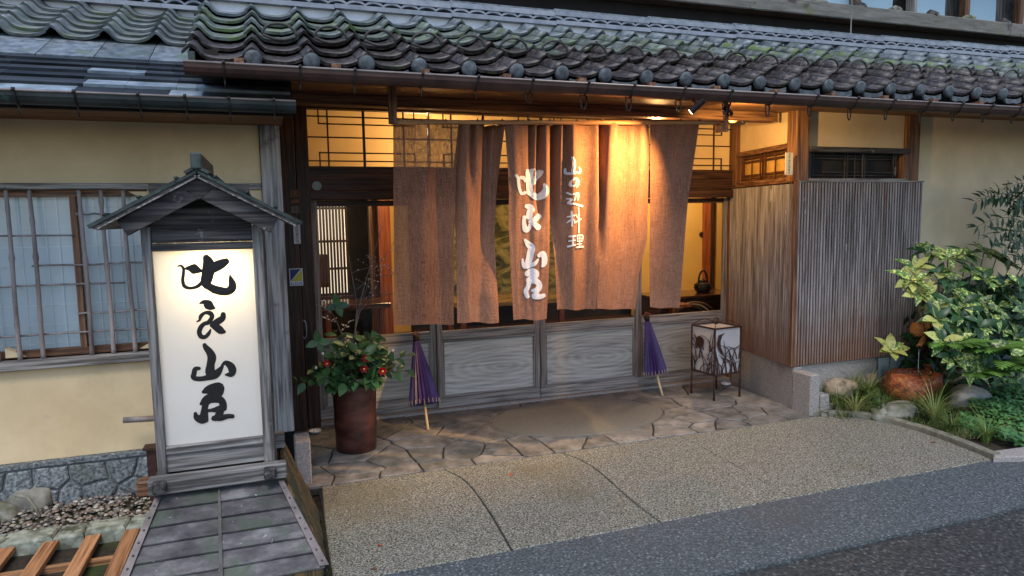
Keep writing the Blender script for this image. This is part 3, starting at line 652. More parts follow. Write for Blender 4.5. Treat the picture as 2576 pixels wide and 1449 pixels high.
for c in range(0,NC):
    x=-.035+c*W_; q=RP(x,-.012,.043); inst('eave_cap',capm,roof,mx(q,(1,0,0),(0,cS*.3+.7,.15),(0,-.15,1)))
for c in range(-1,NC):
    inst('drip_front',drip,roof,mx(RP(-.035+c*W_,-.004,.006),(1,0,0),(0,1,0),(0,0,1)))
# snow guard loops on the third course
g=G(); pts=[]
for i in range(15):
    a=math.pi*i/14; pts.append((W_*.5-.088*math.cos(a),-.012+.012*math.sin(a),.020+.062*math.sin(a)))
g.tube(pts,.0085,6); lo_=[]
for i in range(15):
    t=i/14; lo_.append((W_*.5-.088+.176*t,-.012,.020-.022*math.sin(math.pi*t)))
g.tube(lo_,.009,6); lm=mesh_of('snow_guard',g,smooth=True); lm.materials.append(mat('sooty_snow_guard',[(.3,(.03,.028,.024)),(.7,(.09,.085,.075))],scale=20,rough=.6,bump=.3))
for c in range(0,NC): inst('snow_guard',lm,roof,slope_m(-.035+c*W_,.243*2,.045))
# verge side
g=G()
for r in range(6):
    s=r*.243; g.add([RP(-.325,s-.01,-.05),RP(-.325,s-.01,.06),RP(-.325,s+.245,.04),RP(-.325,s+.245,-.05),RP(-.295,s-.01,-.05),RP(-.295,s-.01,.06),RP(-.295,s+.245,.04),RP(-.295,s+.245,-.05)],[(0,1,2,3),(7,6,5,4),(1,5,6,2),(0,4,5,1)])
part('verge',g,MT['tile_grey'],roof)
# ridge: white plaster, flashing courses, wavy ornament row
s0=6*.243-.08
def band(name,y0,y1,z0,z1,m,x0=-.33,x1=8.7,par=None,seg=.42,zf=lambda x:.0115*(x-1)):
    n=max(1,int((x1-x0)/seg)); 
    for i in range(n):
        a=x0+(x1-x0)*i/n;b=x0+(x1-x0)*(i+1)/n-.002
        part(name,G().box(a,b,y0,y1,z0+zf(a),z1+zf(a)),MT[m],par)
ry=RY0+s0*cS; rz=RZ0+s0*sN
part('plaster_fill',G().box(-.3,8.7,ry+.055,ry+.2,rz-.03,rz+.115),MT['plaster_w'],roof)
for i in range(22): pass
band('ridge_course',ry+.01,ry+.2,rz+.095,rz+.125,'ridge',par=roof,seg=.8)
def wavy(x0,x1,y,z,wl,amp,par,m,zf=lambda x:0):
    g=G(); nn=int((x1-x0)/wl*8); vs=[];fs=[]
    for i in range(nn+1):
        x=x0+(x1-x0)*i/nn; h=amp*abs(math.sin(math.pi*(x-x0)/wl))**.7
        for (yy,zz) in ((y,z+h),(y,z+h+.016),(y+.10,z+h+.016),(y+.10,z+h)): vs.append((x,yy,zz+zf(x)))
    for i in range(nn):
        a=i*4; fs+=[(a,a+4,a+5,a+1),(a+1,a+5,a+6,a+2),(a+3,a+7,a+4,a)]
    g.add(vs,fs); return part('wave_row',g,MT[m],par,smooth=False)
wavy(-.3,8.7,ry+.035,rz+.126,.125,.022,roof,'ridge',lambda x:.0115*(x-1))
part('wave_backing',G().box(-.3,8.7,ry+.09,ry+.18,rz+.0,rz+.20),MT['dim'],roof)
band('ridge_course',ry+.03,ry+.2,rz+.165,rz+.20,'ridge',par=roof,seg=.8)
band('ridge_course',ry+.06,ry+.2,rz+.204,rz+.222,'tile_grey',par=roof,seg=.8)
# gutter
def gutter(name,x0,x1,y,zt,r,m,par,br,brl,slope=0):
    vs=[];fs=[];n=9
    for x in (x0,x1):
        for k in range(n): a=math.pi+math.pi*k/(n-1); vs.append((x,y+r*math.cos(a),zt+slope*(x-x0)+r*1.15*math.sin(a)))
        for k in range(n-1,-1,-1): a=math.pi+math.pi*k/(n-1); vs.append((x,y+(r-.004)*math.cos(a),zt+slope*(x-x0)+(r*1.15-.004)*math.sin(a)))
    N2=2*n
    for k in range(N2): fs.append((k,(k+1)%N2,(k+1)%N2+N2,k+N2))
    fs.append(tuple(range(N2-1,-1,-1))); fs.append(tuple(range(N2,2*N2)))
    gt=part(name,G().add(vs,fs),MT[m],par,smooth=False,loc=((x0+x1)/2,y,zt))
    g=G().tube([(x0,y-r,zt+.002),(x1,y-r,zt+.002+slope*(x1-x0))],.006,6); part('rim',g,MT['rim'],gt,smooth=True)
    for x,loop in br:
        zz=zt+slope*(x-x0)
        g=G(); pts=[(x,y-r-.006,zz+.012)]+[(x,y+(r+.004)*math.cos(math.pi+math.pi*k/8),zz+(r*1.15+.004)*math.sin(math.pi+math.pi*k/8)) for k in range(0,7)]+[(x,y+.05,zz+.02)]
        g.tube(pts,.0055,5)
        g.tube([(x-.006,y-r-.010,zz+.004),(x+.006,y-r-.010,zz+.004)],.010,6)
        if loop:
            zb=zz-r*1.1; q=[]
            for k in range(9):
                a=math.pi*k/8; q.append((x-.026+.052*(1-math.cos(a))/2,y+.0+.03*k/8,zb+.004-loop*1.15*math.sin(a)**.7))
            g.tube(q,.0045,5)
        else:
            g.tube([(x,y,zz-r*1.15),(x,y+.005,zz-r*1.15-.045)],.0045,5)
        part('bracket',g,MT['wire'],gt,smooth=True)
    return gt
brk=[]
for px,py,lp in ((562,160,0),(755,178,0),(893,188,0),(1063,193,0),(1203,196,0),(1340,201,.05),(1480,209,.07),(1595,215,.07),(1722,235,.06),(1840,240,.07),(1949,245,.07),(2056,249,.06),(2157,254,.07),(2249,258,.06),(2337,264,.07),(2420,268,.05),(2496,272,.05),(2568,276,.05)):
    brk.append((at(px,py,3.55).x,lp))
gut=gutter('gutter',-.34,9.0,3.60,2.345,.05,'copper',B,brk,0)
for px in (1072,1250,2365): pass

# ------------------------------------------------------------------ left wing
Lw=root('left_wing',(-1.2,4.4,0),'low ochre plastered wing with a shuttered bamboo-lattice window and grey tiled roof','building')
def lp(name,g,m,**k): return part(name,g,MT[m],Lw,**k)
WY=4.42
# wall in pieces round the window opening
wx0,wx1,wz0,wz1=-2.6,-.66,.862,1.79
lp('wall',G().box(-4.5,-.036,WY,WY+.1,1.833,2.45),'plaster')
lp('wall',G().box(-4.5,-.036,WY,WY+.1,.278,.80),'plaster')
lp('wall',G().box(-.655,-.036,WY,WY+.1,.801,1.832),'plaster')
# chamfer corners of the opening
for (cx,cz,dx,dz) in ((-.656,.875,-1,1),(-.656,1.785,-1,-1),(-1.41,.875,1,1)):
    g=G()
    a=.095;vv=[(cx,WY-.002,cz),(cx+dx*a,WY-.002,cz),(cx,WY-.002,cz+dz*.055),(cx,WY+.06,cz),(cx+dx*a,WY+.06,cz),(cx,WY+.06,cz+dz*.055)]
    g.add(vv,[(0,1,2),(3,5,4),(0,3,4,1),(1,4,5,2),(0,2,5,3)])
    lp('corner_fillet',g,'plaster')
lp('gap_backing',G().box(-4.5,-.034,WY+.125,WY+.15,-.1,2.42),'dim')  # unseen dark backing added to block sky light through the wall gaps
lp('head_rail',G().box(-4.5,-.036,WY-.03,WY-.001,1.797,1.832),'grey_x',bev=.004)
lp('sill_rail',G().box(-4.5,-.30,WY-.045,WY+.02,.805,.86),'grey_x',bev=.005)
win=part('lattice_window',G().box(wx0,wx1,WY+.02,WY+.055,.866,.905),MT['brown_x'],Lw,loc=(-1.2,WY,1.3))
def sub(n,gg,mm,**k): return part(n,gg,MT[mm],win,**k)
sub('frame',G().box(wx0,wx1,WY+.02,WY+.055,1.76,1.796),'brown_x'); sub('frame',G().box(wx1+.002,-.6,WY+.04,WY+.075,.87,1.796),'brown_z')
sub('meeting_post',G().box(-1.050,-1.020,WY+.018,WY+.058,.906,1.76),'brown_z')
sub('paper_pane',G().box(wx0,-.6,WY+.078,WY+.083,.86,1.8),'shoji')
for zz in [.93+.11*k for k in range(8)]: sub('muntin',G().box(wx0,-.6,WY+.072,WY+.0765,zz-.0022,zz+.0022),'muntin')
for k in range(33):
    x=-2.59+k*.061; sub('muntin',G().box(x-.002,x+.002,WY+.067,WY+.0715,.87,1.796),'muntin')
sub('glass_pane',G().add([(wx0,WY+.060,.87),(-.6,WY+.060,.87),(-.6,WY+.060,1.796),(wx0,WY+.060,1.796)],[(0,1,2,3)]),'glass')
for i,x in enumerate((-2.5,-2.38,-2.25,-2.12,-2.0,-1.88,-1.76,-1.65,-1.54,-1.44,-1.335,-1.225,-.989,-.883,-.774)):
    pts=[];rs=[]; nn=28; nodes=[rnd.uniform(.15,.3),rnd.uniform(.5,.62),rnd.uniform(.82,.93)]
    for k in range(nn+1):
        t=k/nn; z=.862+.93*t; b=max((math.exp(-((t-q)/.012)**2) for q in nodes)); pts.append((x+.003*math.sin(t*5+i),WY-.018,z)); rs.append(.0125+.0045*b-.002*t)
    sub('bamboo_bar',G().tube(pts,rs,8),'bamboo',smooth=True)
for z,a,b in ((1.545,-2.58,-1.04),(1.66,-1.02,-.9),(1.378,-1.25,-.66),(1.268,-2.58,-.80),(1.10,-1.05,-.66),(.992,-2.58,-.66)):
    pts=[(a+(b-a)*k/8,WY+.004+.001*math.sin(k),z+.003*math.sin(k*1.3)) for k in range(9)]
    sub('bamboo_rod',G().tube(pts,.0058,6),'bamboo',smooth=True)
# foundation stones
fd=part('foundation',G().box(-4.5,-.036,WY-.028,WY+.1,-.1,.245),MT['mortar'],Lw,loc=(-1,WY,.1))
part('ledge',G().box(-4.5,-.036,WY-.045,WY+.1,.247,.277),MT['basestone'],fd,bev=.005)
sds=[]
for r_,zz in enumerate((.175,.06,-.03)):
    for c_ in range(14): sds.append((-2.2+c_*.165+(.07 if r_%2 else 0)+rnd.uniform(-.045,.045),zz+rnd.uniform(-.025,.025)))
for s,p in voronoi(sds,[(-2.3,-.09),(-.04,-.09),(-.04,.236),(-2.3,.236)],.006):
    q=rough_edge(p,.03,.012,9.3)
    if len(q)<4: continue
    g=G(lambda p_: Vector((p_[0],WY-.028-p_[2],p_[1]))); g.prism(q,-.005,.018,.008,.010)
    part('foundation_stone',g,MT['basestone'],fd,loc=(s[0],WY,s[1]))
# roof of the wing
LZ=lambda y: 2.20+.466*(y-3.75)
def LP_(x,y,h=0): return Vector((x,y-h*sN,LZ(y)+h*cS))
lr=part('roof',G().add([(-4.5,3.74,LZ(3.74)-.02),(.14,3.74,LZ(3.74)-.02),(.14,5.6,LZ(5.6)-.02),(-4.5,5.6,LZ(5.6)-.02),(-4.5,3.74,LZ(3.74)-.06),(.14,3.74,LZ(3.74)-.06),(.14,5.6,LZ(5.6)-.06),(-4.5,5.6,LZ(5.6)-.06)],[(0,1,2,3),(7,6,5,4),(0,4,5,1),(1,5,6,2)]),MT['dim'],Lw,loc=(-1,4.3,2.5))
rows=[3.735,3.90,4.02,4.13,4.23,4.33,4.42]
for r in range(6):
    y0,y1=rows[r],rows[r+1]+.03; xs=[-4.5,-3.0,-2.2,-1.62,-1.22,-.86,-.62,-.44,-.28,.14]
    xs=[xs[0]]+[v_+rnd.uniform(-.04,.04) for v_ in xs[1:-1]]+[xs[-1] if r<2 else -.2]
    for a,b in zip(xs[:-1],xs[1:]):
        mm='slate'
        if r==0 and (b<-.75 or a>-.5): mm='zinc'
        if r in(1,) and -.9<a<-.3: mm='zinc'
        if r==3 and -.9<a<-.6: mm='zinc'
        if r==0 and a>-.3: mm='gutter_l'
        h0=.018
        g=G().add([LP_(a,y0,h0),LP_(b-.002,y0,h0),LP_(b-.002,y1,0),LP_(a,y1,0),LP_(a,y0,-.004),LP_(b-.002,y0,-.004)],[(0,1,2,3),(4,5,1,0),(0,3,4),(1,5,2)])
        part('slate_strip',g,MT[mm],lr)
# flat skirt tiles beneath the wavy lip
lx0=at(146,100,4.86).x
for c in range(-7,4):
    a=lx0+c*W_-.005; b=min(a+W_-.004,-.1)
    if a>-.15: continue
    g=G().add([LP_(a,4.42,.012),LP_(b,4.42,.012),LP_(b,4.9,.012),LP_(a,4.9,.012),LP_(a,4.42,0),LP_(b,4.42,0)],[(0,1,2,3),(4,5,1,0)])
    part('skirt_tile',g,MT['tile_grey'],lr)
ltm=tile_mesh('roof_tile_wing',L=.27,lo=.03,m='tile_left')
for c in range(-8,4):
    for r in range(6):
        y=4.76+r*.145; x=lx0+c*W_
        if x>-.2: continue
        inst('roof_tile',ltm,lr,mx(LP_(x+rnd.uniform(-.003,.003),y,rnd.uniform(0,.004)+.004),(1,0,0),(0,cS,sN),(0,-sN,cS)))
ly=4.76+5.6*.145; lz=LZ(ly)
part('plaster_fill',G().box(-4.5,-.33,ly+.06,ly+.2,lz-.03,lz+.10),MT['plaster_w'],lr)
z0=lambda x:0
band('ridge_course',ly+.0,ly+.25,lz+.085,lz+.115,'ridge',-4.5,-.33,lr,.3,z0)
wavy(-4.5,-.33,ly+.03,lz+.116,.125,.034,lr,'ridge')
part('wave_backing',G().box(-4.5,-.33,ly+.09,ly+.2,lz,lz+.2),MT['dim'],lr)
band('ridge_course',ly+.01,ly+.25,lz+.172,lz+.205,'ridge',-4.5,-.33,lr,.3,z0)
for k in range(4): band('ridge_course',ly+.03+.02*k,ly+.25,lz+.216+.036*k,lz+.244+.036*k,'slate' if k%2==0 else 'ridge',-4.5,-.33,lr,.9,z0)
gutter('gutter',-4.5,.155,3.70,2.20,.048,'gutter_l',Lw,[(at(px,py,3.66).x,0) for px,py in ((38,250),(190,258),(350,262),(467,262),(577,264),(690,268))],0)
lp('eave_board',G().box(-4.5,.1,3.80,4.42,2.175,2.19),'brown_x'); lp('fascia',G().box(-4.5,.14,3.752,3.772,2.14,2.2),'dark_x')
# dark gable infill between the two roofs
lp('gable_board',G().box(-.26,.15,4.05,4.12,2.25,2.55),'dim'); 
g=G().box(.0,.05,4.0,4.045,2.37,2.44); lp('beam_end',g,'cedar')
bpart('gable_fill',G().box(-.29,-.2,3.75,5.2,2.33,2.45),'dim')
# bamboo pipe stub
a=at(310,1057,4.3); b=at(398,1052,4.3); g=G().tube([a,b],.017,10); lp('pipe_stub',g,'bamboo',smooth=True)
# fallen leaf on the left roof
g=G(); q=at(283,155,4.52); 
for k in range(7):
    a=k*.9; g.add([q+Vector((0,0,.01)),q+Vector((.05*math.cos(a),.01,.02*math.sin(a)+.012)),q+Vector((.035*math.cos(a+.4),.02,.03*math.sin(a+.4)+.01))],[(0,1,2)])
thing('fallen_leaf',g,MT['dead'],'curled orange dead leaf lying on the left roof skirt','leaf')

# ------------------------------------------------------------------ upper storey behind
U=root('upper_storey',(4,6,3),'weathered upper storey with sky-tinted windows rising behind the entrance roof','building')
def up(name,g,m,**k): return part(name,g,MT[m],U,**k)
UY=5.6
b0=at(2039,38,UY).z; t0=at(2039,5,UY).z
up('sill_beam',G().box(.2,10.5,UY,UY+.2,b0,t0+.02),mat('mossy_grey_beam',[(.3,(.085,.085,.07)),(.7,(.2,.19,.175))],scale=24,stretch=(.15,1,1),rough=.85,bump=.7,bdist=.006,spots=[((.12,.13,.06),4,.55,.14),((.06,.05,.05),7,.6,.08)],vary=0),bev=.01) if False else part('sill_beam',G().box(.2,10.5,UY,UY+.2,b0,t0+.02),mat('mossy_grey_beam',[(.3,(.085,.085,.07)),(.7,(.2,.19,.175))],scale=24,stretch=(.15,1,1),rough=.85,bump=.7,bdist=.006,spots=[((.12,.13,.06),4,.55,.14),((.06,.05,.05),7,.6,.08)],vary=0),U,bev=.01)
up('lower_wall',G().box(.3,10.5,UY+.15,UY+.2,2.7,b0-.002),'dim'); up('underside',G().box(.25,10.5,UY-.35,UY+.14,b0-.03,b0-.004),'dim') if False else None  # near-black colour stands in for the shade below the sill beam
up('back_wall',G().box(.3,10.5,UY+.75,UY+.8,b0,5.2),'grey_z'); up('upper_eave',G().box(.0,10.8,UY-.3,UY+.85,5.2,5.3),'dim')
for i,px in enumerate((1700,1790,1880,1950,2050,2150,2290,2425,2562)):
    x=at(px,20,UY+.5).x; up('window_post',G().box(x-.035,x+.035,UY+.45,UY+.53,t0+.0,5.19),'brown_z' if i%3 else 'grey_z')
    up('window_post',G().box(x+.05,x+.10,UY+.5,UY+.56,t0,5.19),'grey_z')
for i,px in enumerate((1560,1700,1790,1880,1950,2050,2150,2290,2425,2562)):
    x=at(px,20,UY+.5).x; up('window_pane',G().box(x+.12,x+.62,UY+.56,UY+.57,t0+.05,5.0),'skypane')
up('window_sill',G().box(.3,10.5,UY+.3,UY+.6,t0+.021,t0+.05),'grey_x')
def blob(c,r,seed,sq=(1,1,1),sub=2,amp=.25,fr=1.6):
    import bmesh
    bm=bmesh.new(); bmesh.ops.create_icosphere(bm,subdivisions=sub,radius=1)
    vs=[];fs=[[v_.index for v_ in f.verts] for f in bm.faces]
    for v_ in bm.verts:
        p=v_.co.normalized(); k=1+amp*noise.noise(p*fr+Vector((seed,seed*2,0))); vs.append(Vector(c)+Vector((p.x*sq[0],p.y*sq[1],p.z*sq[2]))*r*k)
    bm.free(); return G().add(vs,fs)
for i,px in enumerate((2060,2157,2251,2343,2436,2527)):
    q=at(px,12+(px-2060)*.09,UY+.06); q.z=t0+.02
    part('bracket_block',blob(q,.075,i*3.3,(1.15,.8,.75),2,.5,2),MT['tile_brown'] if i%2 else MT['rock'],U)
q=at(2141,60,5.05); g=G().tube([(q.x,5.05,2.95),(q.x,5.05,b0+.05)],.006,6); thing('conduit_pipe',g,MT['grey_z'],'thin pale pipe standing between the roof ridge and the beam above','pipe')

# ------------------------------------------------------------------ brush lettering
def resample(st,step):
    out=[]
    P=[Vector((a,b,c)) for a,b,c in st]
    if len(P)>2:
        q=[]
        for i in range(len(P)-1):   # catmull-rom
            p0=P[max(i-1,0)];p1=P[i];p2=P[i+1];p3=P[min(i+2,len(P)-1)]
            k=max(2,int((p2-p1).xy.length/step))
            for j in range(k):
                t=j/k; q.append(.5*((2*p1)+(p2-p0)*t+(2*p0-5*p1+4*p2-p3)*t*t+(3*p1-p0-3*p2+p3)*t**3))
        q.append(P[-1]); return q
    k=max(2,int((P[1]-P[0]).xy.length/step)); return [P[0].lerp(P[1],j/k) for j in range(k+1)]
def stroke(g,st,fn,lift,step=9,grow=1.0):
    q=resample(st,step); vs=[];fs=[]
    n=len(q)
    # round start and end caps
    def ringpt(p,t,w,a): return (p.x+math.cos(a)*w,p.y+math.sin(a)*w)
    sides=[]
    for i,p in enumerate(q):
        t=(q[min(i+1,n-1)]-q[max(i-1,0)]).xy
        t=t.normalized() if t.length>0 else Vector((1,0)); nn=Vector((-t.y,t.x)); w_=max(1.5,p.z*grow)/2
        sides.append((p.xy+nn*w_,p.xy,p.xy-nn*w_,t,w_))
    L_=[];
    for a,c,b,t,w_ in sides: vs+=[fn(a.x,a.y,lift),fn(c.x,c.y,lift*1.3),fn(b.x,b.y,lift)]
    for i in range(n-1):
        a=i*3; fs+=[(a,a+1,a+4,a+3),(a+1,a+2,a+5,a+4)]
    for e,sg in ((0,-1),(n-1,1)):
        a,c,b,t,w_=sides[e]; base=len(vs); m_=[]
        for k in range(1,5):
            an=math.pi*k/5; d=(a-c)*math.cos(an)+t*sg*w_*math.sin(an)*.8; p=c+d; vs.append(fn(p.x,p.y,lift)); m_.append(base+k-1)
        ring=[e*3]+m_+[e*3+2]
        for k in range(len(ring)-1): fs.append((e*3+1,ring[k],ring[k+1]))
    g.add(vs,fs)
BIG=[ # sign panel, crop coordinates
 [[(165,190,8),(185,183,14),(205,205,18),(205,240,20),(200,290,22),(212,330,24),(250,345,20),(300,335,22),(340,305,28)],
  [(215,207,12),(240,203,30),(280,208,64),(315,218,36),(345,225,9)],
  [(366,125,44),(382,160,70),(385,205,80),(378,250,76),(368,300,70),(375,328,52)],
  [(515,152,40),(480,170,58),(440,190,64),(400,218,50)],
  [(375,325,45),(420,350,50),(470,365,52),(520,368,48),(550,348,52),(556,320,48),(546,285,34),(537,248,6)],[(400,380,3),(455,385,6)]],
 [[(322,455,10),(350,445,28),(380,462,58),(405,480,44),(430,490,10)],
  [(300,585,8),(320,575,15),(330,545,25),(360,522,20),(395,525,30),(410,550,28),(385,590,28),(355,600,25),(330,625,30),(318,660,30),(330,690,30),(360,695,25),(388,667,22),(400,640,8)],
  [(490,530,30),(485,560,38),(450,585,42),(415,610,40)],[(405,610,25),(440,625,45),(475,650,45),(500,658,20)]],
 [[(355,750,25),(365,770,35),(390,800,45),(408,840,55),(400,890,50),(395,940,60),(400,960,55)],
  [(320,920,20),(290,925,30),(280,960,32),(275,985,30),(310,995,30),(360,990,32),(420,970,50),(450,950,45),(485,905,18)],
  [(475,905,10),(505,880,28),(540,900,45),(555,930,50),(545,960,40),(505,965,10)]],
 [[(345,1090,20),(380,1075,50),(430,1060,60),(465,1055,55),(460,1095,50),(430,1110,40)],
  [(330,1175,20),(355,1160,50),(395,1135,60),(440,1135,55),(475,1150,45),(490,1180,45),(495,1210,35)],
  [(370,1150,50),(360,1190,40),(355,1230,45),(350,1280,60)],[(365,1225,20),(400,1220,20),(440,1215,35),(480,1205,45)],
  [(290,1240,20),(300,1270,40),(340,1285,55),(370,1290,30)],[(470,1220,45),(460,1250,45),(430,1280,30),(410,1280,15)],
  [(420,1275,30),(470,1275,35),(520,1262,30),(560,1262,25)]]]
NBIG=[
 [[(170,275,20),(190,300,25),(195,350,25),(205,400,25),(225,435,25),(260,425,25)],[(215,295,25),(245,300,30),(255,330,15)],[(290,240,50),(295,300,55),(298,370,55),(303,430,50)],
  [(410,238,38),(385,280,48),(345,320,50),(325,350,30)],[(335,235,50),(330,300,50)],[(310,430,45),(350,460,50),(400,460,50),(435,430,50),(445,390,40),(432,350,15)]],
 [[(265,545,30),(300,555,50),(325,580,38)],[(300,590,50),(290,640,50)],[(250,640,30),(245,690,30),(262,750,46),(290,740,30),(300,700,20)],[(385,630,40),(340,665,45),(300,685,30)],[(325,690,36),(370,730,50)]],
 [[(255,840,20),(285,880,45),(310,910,50),(300,960,50),(290,1010,50),(275,1060,45)],[(235,1010,15),(240,1050,25),(260,1075,35),(330,1050,30),(365,1010,15)],[(370,980,30),(405,960,40),(420,1000,45),(415,1050,40),(398,1072,18)]],
 [[(270,1140,40),(310,1120,56),(345,1135,50),(325,1165,50),(285,1198,46)],[(290,1200,40),(340,1198,46),(372,1235,44),(355,1275,46),(315,1285,24)],[(290,1200,40),(280,1250,32),(262,1290,34),(275,1340,30)],[(330,1330,50),(380,1335,40),(415,1325,30)],[(350,1285,34),(340,1330,40)]]]
NSM=[
 [[(660,120,12),(670,160,20),(668,200,20),(660,240,20)],[(620,215,10),(618,250,16),(650,262,14),(700,250,13)],[(725,205,10),(740,235,20),(720,255,12)]],
 [[(690,315,11),(685,350,11),(665,370,10),(640,365,11),(645,330,9),(680,303,12),(715,320,14),(715,355,12),(690,382,8)]],
 [[(622,428,10),(640,445,9)],[(652,445,9),(712,435,13),(702,490,13)],[(682,450,9),(662,497,8)],[(618,480,9),(645,488,9),(625,520,11),(680,530,12),(752,545,15)]],
 [[(615,640,7),(668,625,9)],[(641,592,9),(641,720,9)],[(640,660,8),(608,692,5)],[(645,655,8),(667,682,5)],[(682,622,7),(693,650,8)],[(660,692,8),(737,658,10)],[(708,560,11),(711,650,12),(708,775,13)]],
 [[(620,810,9),(672,805,11)],[(618,850,8),(668,842,8)],[(648,810,9),(645,888,9)],[(612,898,11),(672,880,9)],[(692,800,9),(692,852,9)],[(692,800,9),(750,803,11),(746,852,11)],[(692,828,7),(746,828,7)],[(692,853,7),(746,851,7)],[(719,805,8),(716,900,9)],[(688,878,7),(742,874,7)],[(680,905,9),(757,900,11)]]]

# ------------------------------------------------------------------ lit sign lantern
SY=3.40
def sx(px,py=880): return at(px,py,SY).x
def sz(py,px=520): return at(px,py,SY).z
xl0,xl1,xr0,xr1=sx(376),sx(400),sx(650),sx(677)
zt,zb=sz(629),sz(1112)
SG_=root('sign_lantern',((xl0+xr1)/2,SY,0),'tall wooden roofed sign lantern, lit white panel with black brush letters','sign')
def sp_(n,g,mm,**k): return part(n,g,MT[mm],SG_,**k)
zlow=sz(1175)
for a,b in ((xl0,xl1),(xr0,xr1)): sp_('post',G().box(a,b,SY-.02,SY+.03,zlow-.01,zt+.11),'soot_z' if False else 'sign_z',bev=.003)
for a,b in ((xl0,xl1),(xr0,xr1)): sp_('post',G().box(a,b,SY+.34,SY+.38,zlow-.01,zt+.11),'soot_z')
sp_('rail',G().box(xl1,xr0,SY-.014,SY+.02,zt,zt+.035),'soot_x',bev=.003); sp_('rail',G().box(xl1,xr0,SY-.016,SY+.02,zb-.035,zb),'sign_x',bev=.003)
sp_('lower_board',G().box(xl1,xr0,SY-.004,SY+.01,zlow+.0,zb-.037),'sign_x')
sp_('panel',G().box(xl1+.001,xr0-.001,SY+.006,SY+.011,zb+.001,zt-.001),'acrylic')
for a in (xl0+.004,xr1-.012): sp_('side_board',G().box(a,a+.008,SY+.032,SY+.338,zb-.05,zt+.1),'sign_z')
sp_('back_board',G().box(xl1,xr0,SY+.345,SY+.36,zb-.05,zt+.1),'sign_z')
sp_('gable_board',G().box(xl1,xr0,SY-.002,SY+.012,zt+.037,zt+.10),'soot_x',bev=.003); sp_('gable_board',G().box(xl1,xr0,SY+.002,SY+.016,zt+.102,zt+.19),'soot_x')
sp_('bottom_board',G().box(xl1,xr0,SY+.02,SY+.34,zb-.05,zb-.04),'dim')
# lettering
def fsign(u,v,l): 
    p=at(389.1+u*.3517,603.7+v*.3517,SY-.0005); return Vector((p.x,SY+.0055-.0008*l,p.z))
for k,ch in enumerate(BIG):
    g=G()
    for j,st in enumerate(ch): stroke(g,st,fsign,1+j*.5,8,1.17)
    sp_('letter',g,'ink')
lamp=bpy.data.lights.new('sign_bulb','POINT'); lamp.energy=12; lamp.color=(1,.78,.42); lamp.shadow_soft_size=.03
lo=bpy.data.objects.new('sign_bulb',lamp); COL.objects.link(lo); lo.parent=SG_; lo.location=Vector(((xl1+xr0)/2+.03,SY+.10,zt-.10))-WL['sign_lantern']
# roof of the lantern
RYF,RYB=SY-.14,SY+.52
pk=at(492,428,RYF); el=at(228,572,RYF); er=at(763,556,RYF)
cx=pk.x; hw=(er.x-el.x)/2; hz=pk.z-(el.z+er.z)/2; cx=(el.x+er.x)/2*.3+pk.x*.7
pz=pk.z
def slopebox(g,sgn,u0,u1,d0,d1,y0,y1):
    # u 0..1 along slope from the peak; d offset below the surface
    e=Vector((sgn*hw,0,-hz)); nd=Vector((-sgn*hz,0,-hw)).normalized()
    P_=Vector((cx,0,pz)); q=[]
    for y in (y0,y1):
        for (u,d) in ((u0,d0),(u1,d0),(u1,d1),(u0,d1)): v_=P_+e*u+nd*d; q.append((v_.x,y,v_.z))
    g.add(q,[(0,1,2,3),(7,6,5,4),(0,4,5,1),(1,5,6,2),(2,6,7,3),(3,7,4,0)])
for sgn in (-1,1):
    for k in range(6):
        g=G(); slopebox(g,sgn,k/6+.0,(k+1)/6+.012,-.004-.001*k%2,.012,RYF,RYB); 
        if True: 
            g=G(); u0,u1=k/6,(k+1)/6+.01
            slopebox(g,sgn,u0,u1,-.006 if k%2 else -.003,.010,RYF+.002*(k%2),RYB)
        sp_('roof_sheet',g,'verdigris')
    g=G(); slopebox(g,sgn,0,.985,.0115,.020,RYF+.006,RYB-.005); sp_('roof_board',g,'soot_x')
    g=G(); slopebox(g,sgn,0,.97,.0215,.028,RYF+.002,RYB-.01); sp_('roof_board',g,'sign_y')
    g=G(); slopebox(g,sgn,-.0,.80,.0295,.105,RYF+.035,RYF+.062); sp_('bargeboard',g,'soot_x',bev=.002)
    g=G(); slopebox(g,sgn,.0,.80,.0295,.09,RYB-.08,RYB-.05); sp_('bargeboard',g,'soot_x')
    for u in ((.17,.47,.75) if sgn>0 else (.2,.55,.86)):
        e=Vector((sgn*hw*u,0,-hz*u)); g=G().tube([(cx+e.x,RYF+.0,pz+e.z+.014),(cx+e.x,RYB,pz+e.z+.014)],.008,6); sp_('batten',g,'verdigris',smooth=True)
hh=hz/hw; sp_('gable_fill',G().add([(cx-.13,RYF+.064,pz-.03-.13*hh),(cx+.13,RYF+.064,pz-.03-.13*hh),(cx,RYF+.064,pz-.03),(cx-.13,RYF+.07,pz-.03-.13*hh),(cx+.13,RYF+.07,pz-.03-.13*hh),(cx,RYF+.07,pz-.03)],[(0,1,2),(5,4,3),(0,3,4,1)]),'soot_x'); sp_('gable_key',G().add([(cx-.07,RYF+.033,pz-.03-.07*hh),(cx+.07,RYF+.033,pz-.03-.07*hh),(cx,RYF+.033,pz-.03),(cx,RYF+.033,pz-.125),(cx-.07,RYF+.06,pz-.03-.07*hh),(cx+.07,RYF+.06,pz-.03-.07*hh),(cx,RYF+.06,pz-.03),(cx,RYF+.06,pz-.125)],[(0,3,1,2),(4,6,5,7),(0,4,7,3),(3,7,5,1)]),'soot_x')
sp_('light_stop_board',G().box(xl0,xr1,SY+.02,SY+.36,zt+.04,zt+.05),'soot_x')  # unseen board added to keep the bulb's light from leaking through the roof
sp_('gable_back',G().box(xl1,xr0,SY+.018,SY+.026,zt+.036,zt+.30),'soot_x')
sp_('ridge_cap',G().box(cx-.022,cx+.024,RYF-.012,RYB,pz+.004,pz+.075),'verdigris',bev=.006)
